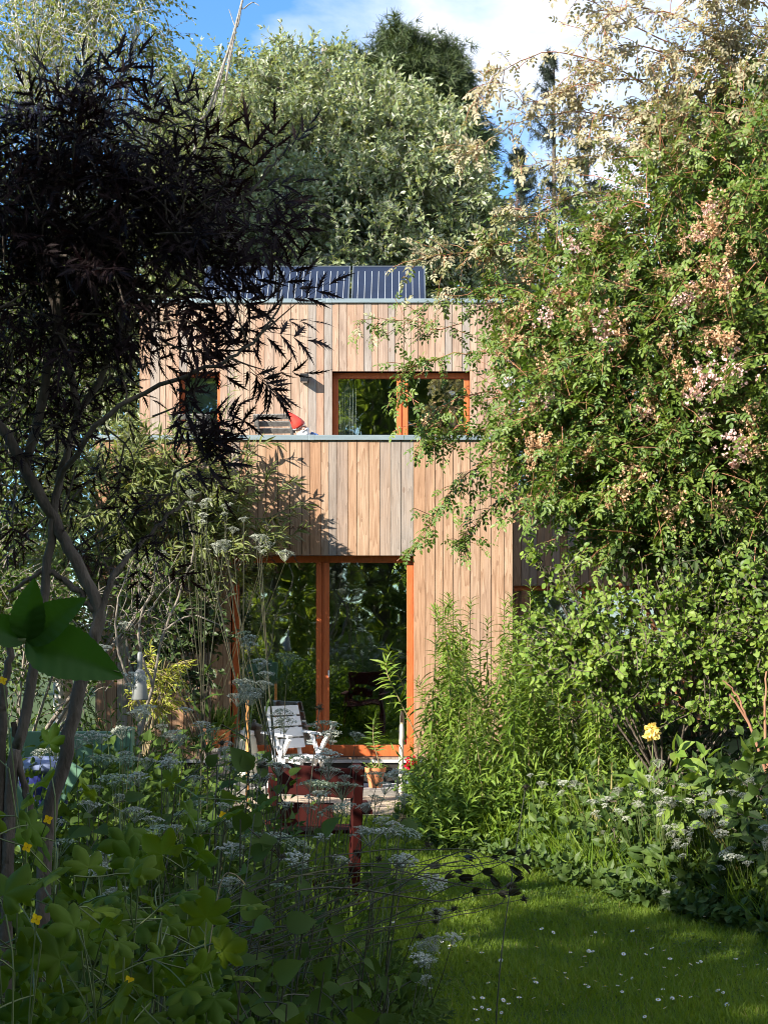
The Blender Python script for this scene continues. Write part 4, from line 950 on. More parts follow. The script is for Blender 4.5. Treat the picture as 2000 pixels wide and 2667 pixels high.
SPR = [[(540, 755), (520, 700), (510, 640)], [(560, 725), (600, 690), (635, 660)], [(600, 650), (605, 600), (600, 560)], [(500, 775), (540, 790), (575, 800)], [(430, 800), (420, 850), (440, 900)], [(440, 640), (440, 600), (430, 560)], [(480, 590), (500, 640), (520, 690)], [(540, 420), (580, 370), (620, 320)], [(520, 450), (560, 460), (600, 440)], [(480, 520), (540, 500), (590, 490)], [(420, 610), (460, 590), (490, 560)],
       [(330, 900), (380, 880), (420, 860)], [(380, 920), (420, 930), (470, 915)], [(380, 1020), (430, 990), (470, 960)], [(400, 380), (430, 330), (450, 290)], [(280, 300), (300, 260), (320, 230)], [(90, 250), (90, 210), (85, 170)], [(160, 250), (165, 215), (180, 190)], [(340, 700), (400, 690), (440, 720)], [(360, 740), (410, 760), (460, 745)], [(320, 640), (380, 640), (430, 660)], [(360, 960), (420, 950), (450, 1000)], [(200, 250), (240, 210), (260, 190)], [(330, 330), (360, 280), (350, 240)]]
sp = np.stack([curve([P(x, y, DE - .1) for x, y in c], 5) for c in SPR])
gt = Geo(); gt.tubes(paths, .0035, 4); gt.tubes(sp, .004 * np.linspace(1, .4, 5), 5); gt.build('twigs', M['bark'], e)
lf = Geo(); a = leaves_on(rng, paths, 3, (.10, .165), .7, .3, .6, .25, 1.2); lf.place(*L_ELDER, *a, rnd=rng.random(len(a[0])))
a = leaves_on(rng, sp, 5, (.14, .19), .7, .1, .9, .05, 1.0, upv=(0, -.8, .6)); lf.place(*L_ELDER, *a, rnd=rng.random(len(a[0]))); lf.build('leaves', V['elder'], e)
V['eflower'] = leaf_mat('elder_flower', (.16, .12, .17), (.30, .24, .32), trans=.2, tcol=(1, 1, 1))
for (x, y, R) in ((55, 250, .10), (150, 235, .07), (225, 195, .11)):
    c = P(x, y, DE); fg = Geo(); n = 420; rr_ = np.sqrt(rng.random(n)) * R; th = rng.uniform(0, 6.283, n)
    pp_ = c + np.stack([rr_ * np.cos(th), rr_ * np.sin(th), .03 - rr_ ** 2 * 3 + rng.normal(0, .008, n)], -1)
    fg.place(*L_ROUND, pp_, rng.normal(0, 1, (n, 3)), np.array((0, 0, 1.)) + rng.normal(0, .4, (n, 3)), rng.uniform(.005, .009, n), rnd=rng.random(n)); fg.build('flower_head', V['eflower'], e)
# ------------------------------------------------------------------ shrubs in the middle distance
DB = 14.35
BU = [pl(470, 1090, DB, .28), pl(420, 1080, DB, .38), pl(510, 1150, DB + .3, .2), pl(565, 1170, DB + .35, .12), pl(450, 1180, DB, .4), pl(390, 1010, DB, .36), pl(340, 1100, DB, .45), pl(535, 1180, DB, .25), pl(300, 1000, DB + .1, .4), pl(260, 1080, DB, .5), pl(380, 1250, DB, .4), pl(270, 1230, DB, .45), pl(200, 1030, DB, .5), pl(180, 1180, DB, .5)]
e = tree('butterfly_bush', 'tall grey green butterfly bush leaning over the board wall', 'shrub', (-2.7, 14.4, 0), BU, .05, M['bark_grey'], V['buddleia'], L_LANCE, 130, 3, .34, 11, (.11, .19), seed=61, up=.9, ang=.8, droop=.3, twr=.005, split=.25, ldroop=.15, njit=.5)
rng = np.random.default_rng(62); g, lf, ds = Geo(), Geo(), Geo()
for c in ([(470, 950), (486, 900), (496, 850), (500, 800)], [(520, 1010), (560, 960), (600, 960)], [(560, 1130), (620, 1100), (665, 1090)], [(570, 1170), (620, 1160), (660, 1140)], [(590, 1090), (610, 1050), (640, 1040)], [(440, 1000), (450, 960), (440, 930)], [(500, 1100), (520, 1020), (545, 985)], [(450, 1080), (420, 1000), (405, 950)], [(530, 1090), (575, 1040), (585, 1010)], [(480, 1060), (500, 1000), (530, 975)], [(400, 1020), (390, 950), (370, 900)], [(550, 1120), (610, 1120), (640, 1110)], [(510, 1060), (475, 990), (470, 960)], [(540, 1050), (545, 1000), (530, 960)], [(480, 1240), (540, 1250), (580, 1230)]):
    q = curve([P(x, y, 14.8) for x, y in c], 14); g.tubes(q, .006 * np.linspace(1, .4, 14), 5); a = leaves_on(rng, q[None], 16, (.12, .19), .8, .1, .5, .2, 1.2); lf.place(*L_LANCE, *a, rnd=rng.random(len(a[0])))
for c in ([(590, 1160), (630, 1190), (650, 1230)], [(610, 1140), (650, 1140), (668, 1150)], [(560, 1180), (590, 1210), (600, 1240)]):
    q = curve([P(x, y, 14.8) for x, y in c], 60); ds.place(*L_QUAD, q, rng.normal(0, 1, q.shape), rng.normal(0, 1, q.shape), .03, rnd=rng.random(60))
g.build('shoot', M['stem'], e); lf.build('shoot_leaves', V['buddleia'], e); ds.build('dry_flower_spike', leaf_mat('dry_flower', (.10, .06, .05), (.16, .1, .08)), e)
tree('laurel_bush', 'dark glossy evergreen bush against the board wall left of the door', 'shrub', (-2.15, 14.35, 0), [pl(430, 1330, 14, .26), pl(450, 1390, 14, .16), pl(420, 1420, 13.9, .3), pl(390, 1350, 14, .3), pl(445, 1290, 14, .14), pl(330, 1400, 14, .3), pl(380, 1480, 14, .3)], .03, M['bark'], V['evergreen'], L_OVAL, 120, 4, .3, 7, (.07, .11), seed=63, split=.3)
tree('mock_orange', 'yellow leaved shrub catching the sun in front of the shaded wall', 'shrub', (-2.5, 13.0, 0), [pl(335, 1470, 12.6, .16), pl(350, 1510, 12.6, .14), pl(355, 1440, 12.6, .13), pl(320, 1500, 12.7, .12)], .015, M['stem_dry'], V['lime'], L_LANCE, 320, 4, .2, 6, (.07, .11), seed=64, split=.3)
tree('privet_bush', 'thin twiggy shrub with bare pale branches behind the elder stems', 'shrub', (-3.3, 11.2, 0), [pl(160, 1330, 11, .4), pl(270, 1330, 11.2, .35), pl(60, 1350, 11, .45), pl(60, 1480, 11, .4), pl(180, 1500, 11.2, .35), pl(320, 1300, 11.4, .3), pl(-40, 1300, 11, .5)], .04, M['bark_grey'], V['under'], L_OVAL, 60, 4, .4, 6, (.04, .075), seed=65, split=.2)
e = thing('bare_branch', 'pale bare branch arching across the shade in front of the evergreen bush', 'branch', tuple(P(375, 1350, 10.5))); g = Geo(); rng = np.random.default_rng(66)
for c, r in (([(300, 1600), (330, 1480), (350, 1380), (375, 1345), (420, 1330), (475, 1350)], .014), ([(330, 1480), (300, 1380), (330, 1260), (350, 1180)], .012), ([(350, 1380), (400, 1250), (420, 1180), (400, 1100)], .011), ([(310, 1540), (260, 1420), (255, 1300), (290, 1210)], .012), ([(320, 1330), (360, 1270), (420, 1230)], .007), ([(300, 1600), (302, 1750), (300, 1870)], .016)):
    limb(g, [P(x, y, 10.5) for x, y in c], r, r * .35, 18, 6, .006, rng)
g.build('branch', M['bark_grey'], e, smooth=True)
tree('loosestrife_clump', 'dim leafy clump in front of the white chairs in the shaded bed', 'plant', (-1.75, 10.6, 0), [(-1.8, 10.8, .35, .4), (-1.5, 10.3, .3, .35), (-2.1, 10.4, .45, .45), (-1.9, 10.2, .75, .3), (-2.3, 10.9, .8, .4), (-1.25, 9.9, .25, .3), (-2.6, 10.2, .6, .5), (-1.6, 10.9, .8, .22)], .015, M['stem'], V['under'], L_LANCE, 90, 3, .35, 7, (.07, .13), seed=67, split=.2, up=.7)
# right side shrub with round leaves
RS = [pl(1230, 1340, 10.9, .24), pl(1310, 1360, 10.8, .3), pl(1420, 1350, 10.6, .33), pl(1540, 1370, 10.4, .38), pl(1640, 1420, 10.3, .38), pl(1250, 1420, 10.7, .33), pl(1370, 1430, 10.5, .38), pl(1500, 1440, 10.3, .38), pl(1640, 1330, 10.5, .3), pl(1170, 1225, 11, .09), pl(1225, 1250, 10.9, .13), pl(1180, 1360, 10.8, .2), pl(1720, 1350, 10.3, .5), pl(1620, 1510, 10.2, .25)]
tree('honeysuckle_bush', 'sunlit shrub with round light green leaves under the rambling rose', 'shrub', (2.3, 11.0, 0), RS, .04, M['bark'], V['round'], L_ROUND, 230, 4, .28, 7, (.036, .072), lim=.3, seed=71, split=.3, droop=.2, njit=.8, up=.5)
tree('rose_shadow_bush', 'dark leaved bush added as the deep shadow under the rose canopy', 'shrub', (2.9, 11.9, 0), [pl(1490, 1185, 10.9, .36), pl(1610, 1200, 10.7, .42), pl(1370, 1180, 11.2, .3), pl(1690, 1230, 10.6, .4), pl(1430, 1230, 11, .25), pl(1560, 1250, 10.8, .3), pl(1560, 1550, 11.4, .5), pl(1420, 1560, 11.5, .45), pl(1280, 1540, 11.9, .4), pl(1660, 1560, 11.2, .5)], .04, M['bark'], V['evergreen'], L_OVAL, 60, 4, .4, 6, (.07, .11), seed=72, split=.3)  # bush added here, its dark leaves standing for shadow below the rose
e = thing('bare_branch', 'reddish bare forked branch low at the right under the round leaved shrub', 'branch', tuple(P(1600, 1600, 9.8))); g = Geo()
for c, r in (([(1690, 1760), (1660, 1690), (1620, 1570), (1575, 1500)], .016), ([(1660, 1690), (1650, 1560), (1655, 1450)], .014), ([(1620, 1570), (1590, 1500), (1560, 1470)], .010)):
    limb(g, [P(x, y, 9.8) for x, y in c], r, r * .5, 14, 6, .004, rng)
g.build('branch', plain('red_bark', (.20, .09, .05), (.28, .15, .09), rough=.8), e, smooth=True)

# ------------------------------------------------------------------ tall leafy stems beside the door
def stalk_proto(seed, Ht, n, lsize, tm=L_LANCE, lean=.06):
    rng = np.random.default_rng(seed); e = thing('leafy_stem', 'tall upright leafy stem in the sunny clump right of the glass door', 'plant', (0, 0, 0), 0, 'tall leafy stems right of the door')
    q = curve([(0, 0, 0), (rng.normal(0, lean), rng.normal(0, lean), Ht * .5), (rng.normal(0, lean * 2), rng.normal(0, lean * 2), Ht)], 20)
    Geo().tubes(q, .0065 * np.linspace(1, .35, 20), 5).build('stem', M['stem'] if seed % 3 else M['stem_dry'], e)
    t = np.linspace(.22, 1, n) ** .8; az = np.arange(n) * 2.4 + rng.normal(0, .3, n); f = t * 19; i = np.minimum(f.astype(int), 18); Pp = q[i] + (q[i + 1] - q[i]) * (f - i)[:, None]
    upw = -.15 + 1.5 * np.clip((t - .82) / .18, 0, 1)
    D = np.stack([np.cos(az), np.sin(az), upw + rng.normal(0, .15, n)], -1)
    Geo().place(*tm, Pp, D, np.array((0, 0, 1.)) + rng.normal(0, .25, (n, 3)), rng.uniform(*lsize, n) * (1 - .45 * np.clip((t - .8) / .2, 0, 1)), rnd=rng.random(n)).build('leaves', V['stalks'], e)
    return e
rng = np.random.default_rng(81)
pr = [stalk_proto(300 + i, h, n, s) for i, (h, n, s) in enumerate(((1.85, 74, (.12, .18)), (1.6, 64, (.11, .17)), (2.0, 80, (.12, .19)), (1.25, 48, (.10, .16)), (1.75, 56, (.13, .2))))]
used = set()
for i in range(125):
    x = rng.uniform(.22, 2.3); y = rng.uniform(11.3, 13.9) - .15 * x
    if x < .5: y = max(y, 12.0)
    j = i % 5; sc_ = rng.uniform(.76, 1.02) * (1.0 + .12 * min(x, 1.5)) * (.8 if y < 11.9 else 1)
    if j not in used:
        used.add(j); o = pr[j]; o.location = (x, y, 0); o.rotation_euler = (0, 0, rng.uniform(0, 6)); o.scale = (sc_,) * 3
    else: dup(pr[j], (x, y, 0), rng.uniform(0, 6), scale=sc_, rx=rng.normal(0, .05))
# single leaning stem in front of the door
e = thing('leafy_stem', 'single leafy stem leaning left across the glass door', 'plant', (0, 0, 0)); g, lf = Geo(), Geo(); rng = np.random.default_rng(83)
plant_stem(g, lf, rng, [P(985, 1780, 13.2), P(905, 1600, 13.2), P(862, 1510, 13.1), P(838, 1460, 13.1), P(834, 1432, 13.1)], .008, 34, (.14, .22), t0=.35)
e.location = P(985, 1780, 13.2); g.build('stem', M['stem_dry'], e); lf.build('leaves', V['stalks'], e)

# ------------------------------------------------------------------ ground cover (masses nobody could count)
def cover(name, rng, area, n, hfun, mat, tmpl, size, kinds='stuff', stems=True):
    """low leaves on short stalks over an area of the ground"""
    xy = area(rng, n); h = hfun(xy, rng); n = len(xy)
    b = np.concatenate([xy, np.zeros((n, 1))], 1); L = h / .9
    path = grow(rng, b, np.array((0, 0, 1.)) + rng.normal(0, .22, (n, 3)), L, 5, .15, .2)
    g = Geo(); ok = path[:, -1, 2] > .02
    a = leaves_on(rng, path[ok], 5, size, .9, .3, .5, .2, 1.3)
    g.place(*tmpl, *a, rnd=rng.random(len(a[0])))
    o = g.build(name, mat); tag(o, kind='stuff')
    return o
def edge_r(y): return np.interp(y, [6, 7.2, 8.3, 9.2, 10.4, 11.2, 12.5, 14], [3.6, 2.95, 2.25, 1.7, 1.08, .5, .25, .3])   # where the lawn meets the right hand bed
def edge_l(y): return np.interp(y, [3, 5, 6.5, 8, 9, 10, 11.5, 13], [.25, .05, -.12, -.35, -.75, -1.2, -1.6, -2.0])
def area_r(rng, n):
    y = rng.uniform(6.3, 14.2, n * 2); x = edge_r(y) + rng.uniform(-.12, 1, n * 2) ** 1 * 2.2; m = x < .34 * y + .5; return np.stack([x, y], -1)[m][:n]
def area_l(rng, n):
    y = rng.uniform(3.2, 13.2, n * 2) ** 1; x = edge_l(y) - rng.uniform(-.1, 1, n * 2) * 2.4; m = x > -.34 * y - .4; return np.stack([x, y], -1)[m][:n]
rng = np.random.default_rng(91)
def h_r(xy, rng):
    d = np.clip(xy[:, 0] - edge_r(xy[:, 1]), 0, 3); return (.14 + np.clip(d, 0, .9) * .55) * rng.uniform(.5, 1.2, len(xy))
def h_l(xy, rng):
    d = np.clip(edge_l(xy[:, 1]) - xy[:, 0], 0, 3); return (.16 + np.clip(d, 0, 1.0) * .6) * rng.uniform(.5, 1.2, len(xy))
cover('undergrowth', rng, area_r, 4200, h_r, V['bank'], L_OVAL, (.06, .12))
cover('undergrowth', rng, area_l, 3400, h_l, V['under'], L_OVAL, (.06, .13))
cover('undergrowth', rng, lambda r, n: np.stack([r.uniform(.15, 2.2, n), r.uniform(10.9, 12.6, n)], -1), 1400, lambda xy, r: r.uniform(.2, .75, len(xy)), V['stalks'], L_LANCE, (.09, .16))
cover('undergrowth', rng, lambda r, n: np.stack([r.uniform(-2.5, -.75, n), r.uniform(5.2, 9.2, n)], -1), 1500, lambda xy, r: r.uniform(.35, 1.15, len(xy)) * np.clip((-.45 - xy[:, 0]) / .7, .3, 1), V['under'], L_HEART, (.05, .10))
# lawn grass
def gdens(x, y): return (x > edge_l(y) - .35) & (x < edge_r(y) + .25)
def grass(name, n, y0, y1, hs, xr, mat, wide=1.0, mask=None):
    y = y0 + (y1 - y0) * rng.random(n) ** 1.25; x = rng.uniform(xr[0], xr[1], n); m = gdens(x, y)
    if mask is not None: m &= mask(x, y)
    x, y = x[m], y[m]; n = len(x); D = np.array((0, 0, 1.)) + rng.normal(0, .38, (n, 3)); Nn = rng.normal(0, 1, (n, 3))
    patch = np.sin(x * 5.1 + np.sin(y * 3.3) * 2) * .5 + np.sin(y * 4.3 + x * 1.9) * .5
    tv, tf = BLADE; tv = tv * (wide, 1, 1)
    o = Geo().place(tv, tf, np.stack([x, y, np.zeros(n)], -1), D, Nn, rng.uniform(*hs, n) * (1 + .25 * patch), rnd=np.clip(rng.random(n) * .7 + .2 + .2 * patch, 0, 1)).build(name, mat)
    return tag(o, kind='stuff')
V['grass'] = leaf_mat('grass_blade', (.085, .165, .012), (.19, .27, .036), trans=.5, rough=.5)
V['drygrass'] = leaf_mat('dry_grass', (.22, .20, .07), (.34, .29, .12), trans=.3)
lawn_ok = lambda x, y: (y < 13.0 + .12 * np.sin(x * 6)) | (rng.random(len(x)) < .10)
grass('grass', 260000, 6.0, 13.5, (.035, .075), (-2.4, 3.2), V['grass'], 1.1, lawn_ok)
# tall grasses at the bed edges
def tufts(n, sel, hs, mat):
    y = rng.uniform(6.6, 13.6, n); x = sel(y, rng); k = 16; X = np.repeat(x, k) + rng.normal(0, .04, n * k); Y = np.repeat(y, k) + rng.normal(0, .04, n * k)
    tv, tf = BLADE; tv = tv * (.55, 1, 1)
    return tag(Geo().place(tv, tf, np.stack([X, Y, np.zeros(n * k)], -1), np.array((0, 0, 1.)) + rng.normal(0, .35, (n * k, 3)), rng.normal(0, 1, (n * k, 3)), rng.uniform(*hs, n * k), rnd=rng.random(n * k)).build('long_grass', mat), kind='stuff')
tufts(320, lambda y, r: edge_r(y) + r.uniform(0, .5, len(y)), (.15, .45), V['grass'])
tufts(260, lambda y, r: edge_l(y) - r.uniform(0, .6, len(y)), (.15, .5), V['grass'])
tufts(160, lambda y, r: edge_r(y) + r.uniform(.5, 1.6, len(y)), (.3, .7), V['grass'])
tufts(14, lambda y, r: edge_r(y) + r.uniform(.4, 1.6, len(y)), (.4, .8), V['drygrass'])
grass('grass', 9000, 6.0, 13.2, (.03, .065), (-2.4, 3.2), V['drygrass'], 1.0)
n = 9000; cc = np.stack([rng.uniform(-.6, 2.6, 46), rng.uniform(6.4, 11.5, 46)], -1)[rng.integers(0, 46, n)] + rng.normal(0, .16, (n, 2)); cc = cc[gdens(cc[:, 0], cc[:, 1])]; n = len(cc)
tag(Geo().place(*L_ROUND, np.concatenate([cc, rng.uniform(.02, .045, (n, 1))], 1), rng.normal(0, 1, (n, 3)) * (1, 1, .3), np.array((0, 0, 1.)) + rng.normal(0, .35, (n, 3)), rng.uniform(.012, .024, n), rnd=rng.random(n)).build('clover', V['bank']), kind='stuff')
# daisies
V['petal'] = leaf_mat('white_daisy_petal', (.70, .70, .72), (.80, .80, .80), trans=.2, tcol=(1, 1, 1)); V['yolk'] = plain('daisy_centre', (.6, .38, .03), (.7, .48, .05), rough=.8)
e0 = thing('daisy', 'small white daisy in the short lawn grass', 'daisy', (0, 0, 0), 0, 'daisies scattered over the lawn')
n = 14; az = np.arange(n) / n * 6.283; D = np.stack([np.cos(az), np.sin(az), np.full(n, .35)], -1)
Geo().place(*L_QUAD, np.tile((0, 0, .06), (n, 1)), D, np.tile((0, 0, 1.), (n, 1)), .012, rnd=rng.random(n)).build('petals', V['petal'], e0); Geo().ball((0, 0, .063), .0035, 8, 6).build('centre', V['yolk'], e0); Geo().tubes([(0, 0, 0), (.002, 0, .03), (0, 0, .06)], .0009, 4).build('stem', M['stem'], e0)
DZ = [(1405, 2010), (1372, 2012), (1150, 2050), (1190, 2095), (1230, 2060), (1345, 2060), (1425, 2110), (1330, 2130), (1500, 2148), (1558, 2135), (1385, 2140), (1262, 2130), (1120, 2155), (1060, 2120), (1010, 2080), (975, 2040), (1040, 2060), (1085, 2070), (1185, 2010), (1560, 2040), (1600, 2090), (1640, 2150), (1300, 2020), (1265, 2080), (1155, 2120), (1090, 2180), (1200, 2170), (1450, 2180), (1410, 2150)]
k = 0
for i in range(96):
    if i < len(DZ): x, y = DZ[i]
    else: x, y = rng.uniform(850, 1659), 1975 + 230 * rng.random() ** .8
    d = (H - .055) * F / (y - CY); wx = (x - CX) / F * d
    if wx > edge_r(d) - .02 or wx < edge_l(d): continue
    s = rng.uniform(.75, 1.35); o = e0 if k == 0 else dup(e0, (0, 0, 0), 0); k += 1
    o.location = (wx, d, 0); o.rotation_euler = (rng.normal(-.25, .25), rng.normal(0, .25), rng.uniform(0, 6)); o.scale = (s, s, rng.uniform(.75, 1.15))

# ------------------------------------------------------------------ umbel flowers
V['umbel'] = leaf_mat('umbel_floret', (.30, .32, .25), (.48, .50, .41), trans=.25, tcol=(1, 1, 1)); V['umbelg'] = leaf_mat('green_umbel', (.16, .21, .12), (.32, .38, .28), trans=.25, tcol=(1, 1, .9))
def umbel_mesh(seed, R, mat, rays=15, dome=.35, fl=.0042):
    rng = np.random.default_rng(seed); g = Geo(); pts = []
    rr_ = R * np.sqrt((np.arange(rays) + .5) / rays); az = np.arange(rays) * 2.4 + rng.normal(0, .2, rays); z = R * .75 + dome * R * (1 - (rr_ / R) ** 2)
    tips = np.stack([rr_ * np.cos(az), rr_ * np.sin(az), z], -1)
    g.tubes(np.stack([np.zeros((rays, 3)), tips * (.5, .5, .55), tips], 1), .0011, 3, rnd=0.0)
    r2 = R * .26; k = 16
    for t in tips:
        a = rng.uniform(0, 6.283, k); q = np.sqrt(rng.random(k)) * r2; p = t + np.stack([q * np.cos(a), q * np.sin(a), .25 * r2 - q * q / r2 * .5], -1)
        D = rng.normal(0, 1, (k, 3)) * (1, 1, .25)
        g.place(*L_ROUND, p - nrm(D) * fl * .5, D, np.array((0, 0, 1.)) + rng.normal(0, .3, (k, 3)), rng.uniform(.8, 1.5, k) * fl * 1.6, rnd=rng.random(k))
    o = g.build('umbel', mat); me = o.data; bpy.data.objects.remove(o); return me
UM = [umbel_mesh(1, .055, V['umbel']), umbel_mesh(2, .045, V['umbel'], 12), umbel_mesh(3, .065, V['umbelg'], 17, .25), umbel_mesh(4, .05, V['umbel'], 14, .5), umbel_mesh(5, .035, V['umbel'], 10, .5)]
def umbel_plant(label, group, base, heads, rng, stemm, leafm, leafn=10, lsize=(.12, .2), r=.0045, tm=L_FERNY, kinds=(0, 1, 2, 3), name='cow_parsley', cat='wild flower', hs_=1.0):
    """heads: world points of the flower heads"""
    base = np.array(base, float); e = thing(name, label, cat, base, 0, group); g = Geo(); heads = np.array(heads, float)
    top = heads.mean(0) ; fork = base + (top - base) * .62; q = curve([base, base * .5 + fork * .5 + rng.normal(0, .02, 3), fork], 12); g.tubes(q, r * np.linspace(1, .6, 12), 5)
    for h in heads:
        s = q[rng.integers(8, 12)]; c = curve([s, s * .45 + h * .55 + (0, 0, -.02), h], 9); g.tubes(c, r * .55 * np.linspace(1, .6, 9), 4)
        o = bpy.data.objects.new('umbel', UM[kinds[rng.integers(len(kinds))]]); COL.objects.link(o); o.parent = e; o.location = Vector(h - base); k = rng.uniform(.6, 1.15) * hs_; o.scale = (k, k, k)
        t = nrm(c[-1] - c[-2]); o.rotation_euler = (-t[1] * .6 + rng.normal(0, .15), t[0] * .6 + rng.normal(0, .15), rng.uniform(0, 6))
    g.build('stem', stemm, e)
    if leafn:
        lf = Geo(); a = leaves_on(rng, q[None], leafn, lsize, 1.0, .15, .5, .2, 1.6); lf.place(*tm, *a, rnd=rng.random(len(a[0]))); lf.build('leaves', leafm, e)
    return e
rng = np.random.default_rng(101)
# near left bed, in the shade
UL = [(400, 1065, 7.6), (455, 1085, 7.6), (520, 1130, 7.4), (440, 1130, 7.6), (560, 1185, 7.3), (490, 1180, 7.4), (330, 1195, 7.8), (590, 1210, 7.3)]
GV = 'tall dusky flower stems in front of the butterfly bush'
for i in range(0, len(UL), 2):
    hs = [P(x + rng.normal(0, 22), y + rng.normal(0, 16), d) for x, y, d in (UL[i], UL[i], UL[i + 1], UL[i + 1], UL[i], UL[i + 1])]
    x, y, d = UL[i]; b = P(x + 55 + 12 * i, 0, d)
    umbel_plant('very tall dusky white flower heads on green stems before the butterfly bush', GV, (b[0], d, 0), hs, rng, M['stem_dark'], V['under'], 9, (.12, .2), .0055, L_LANCE, (1, 3, 4), 'valerian', hs_=.9)
GL = 'flat white umbels over the shaded bed'
LB = 'flat topped greenish white umbel flower in the shaded bed'
US = [(545, 1525, 6.2), (620, 1440, 6.4), (575, 1470, 6.4), (520, 1500, 6.0), (200, 1600, 6.0), (165, 1620, 6.0), (270, 1640, 6.3), (200, 1725, 5.4), (260, 1735, 5.4), (230, 1870, 4.6), (490, 1650, 5.6), (560, 1660, 5.6), (480, 1755, 5.2), (430, 1800, 5.0), (640, 1660, 5.9), (700, 1640, 6.0), (770, 1670, 5.6), (745, 1690, 5.6), (690, 1740, 5.0), (730, 1775, 4.9), (665, 1760, 5.0), (700, 1820, 4.8), (640, 1875, 4.6), (800, 1830, 4.8), (850, 1800, 5.0), (870, 1890, 4.7), (700, 1590, 6.2), (860, 1695, 6.0), (810, 1740, 5.6), (350, 1580, 6.4), (370, 1650, 6.0), (400, 1545, 6.6), (300, 1560, 6.4), (420, 1700, 5.6), (120, 1800, 5.0), (330, 1790, 5.2), (560, 1840, 4.8), (300, 1700, 5.8), (90, 1640, 6.2), (460, 1600, 6.2), (610, 1560, 6.3), (500, 1860, 4.8), (940, 2055, 5.6), (905, 2085, 5.4), (975, 2040, 5.7), (270, 1360, 6.8), (290, 1480, 6.6), (530, 1380, 6.8)]
for i, (x, y, d) in enumerate(US):
    h = P(x, y, d); b = np.array((h[0] + rng.normal(-.12, .12), d + rng.normal(.05, .1), 0))
    hs = [h] + [h + rng.normal(0, .075, 3) * (1.2, 1, .7) - (0, 0, .05) for _ in range(rng.integers(1, 3))]
    umbel_plant(LB, GL, b, hs, rng, M['stem_dark'] if i % 3 else M['stem'], V['under'], 8, (.12, .22), .0042)
# right bank
GR = 'white flower heads on the leafy bank right of the lawn'
LR = 'rounded white flower head over the leafy bank right of the lawn'
UR = [(1190, 1770, 9.6), (1225, 1760, 9.4), (1270, 1745, 9.2), (1300, 1760, 9.0), (1330, 1740, 9), (1360, 1720, 9), (1400, 1690, 9.2), (1290, 1720, 9.4), (1240, 1700, 9.8), (1460, 1760, 8.6), (1500, 1740, 8.6), (1540, 1800, 8.2), (1600, 1760, 8.2), (1640, 1790, 8), (1650, 1740, 8.2), (1390, 1790, 8.7), (1340, 1810, 8.9), (1330, 1860, 8.4), (1460, 1890, 7.9), (1530, 1900, 7.5), (1540, 1930, 7.5), (1400, 1960, 7.7), (1430, 1965, 7.6), (1345, 1835, 8.8), (1580, 1720, 8.8), (1620, 1690, 9), (1480, 1700, 9), (1420, 1740, 9), (1180, 1700, 10), (1130, 1680, 10.4), (1150, 1900, 8.9), (1200, 1920, 8.6), (1320, 1790, 8.9), (1370, 1850, 8.5), (1570, 1850, 7.9), (1500, 1830, 8.2)]
for i, (x, y, d) in enumerate(UR):
    h = P(x, y, d); h[0] = max(h[0], edge_r(d) - .08); d2 = d + rng.uniform(.1, .5); b = np.array((max(h[0] + rng.uniform(.0, .3), edge_r(d2) + .05), d2, 0))
    hs = [h] + [h + rng.normal(0, .06, 3) for _ in range(rng.integers(1, 4))]
    umbel_plant(LR, GR, b, hs, rng, M['stem'], V['bank'], 22, (.08, .15), .0045, L_OVAL, (3, 4, 1), 'white_flowering_plant', 'flowering plant', .85)
# big leaves on the right bank
tree('rhubarb_clump', 'clump of large pointed leaves standing in the sunlit right bank', 'plant', (2.3, 9.3, 0), [pl(1480, 1700, 9.3, .2), pl(1560, 1680, 9.3, .22), pl(1420, 1720, 9.3, .12), pl(1630, 1690, 9.2, .2)], .012, M['stem'], V['round'], L_OVAL, 120, 2, .25, 4, (.12, .22), seed=73, split=.3, up=1.0)
tree('low_bush', 'low dark leafy bush spilling over the lawn edge at the right', 'shrub', (2.5, 8.4, 0), [(2.4, 8.8, .3, .36), (2.7, 8.4, .35, .42), (3.05, 8.2, .4, .5), (2.25, 9.1, .6, .3), (2.75, 8.9, .75, .4), (3.3, 8.7, .8, .5), (3.2, 7.7, .2, .36), (2.05, 9.5, .35, .3), (1.65, 10.1, .4, .3)], .02, M['bark'], V['bank'], L_OVAL, 110, 3, .28, 6, (.08, .15), seed=74, split=.2, ldroop=.4)
e = thing('yellow_rose', 'single pale yellow rose bloom low among the sunlit stems', 'rose', tuple(P(1407, 1582, 10))); c = P(1407, 1582, 10); n = 46; nn = nrm(rng.normal(0, 1, (n, 3)))
Geo().place(*L_ROUND, c + nn * (.03, .03, .04), nrm(nn + rng.normal(0, .7, nn.shape)), nn, rng.uniform(.035, .055, n), rnd=rng.random(n)).build('petals', leaf_mat('yellow_petal', (.78, .60, .16), (.82, .68, .28), tcol=(1.1, 1, .8)), e); Geo().tubes(curve([c, c + (.03, .05, -.4), c + (.08, .1, -1.0)], 10), .005, 5).build('stem', M['stem'], e)

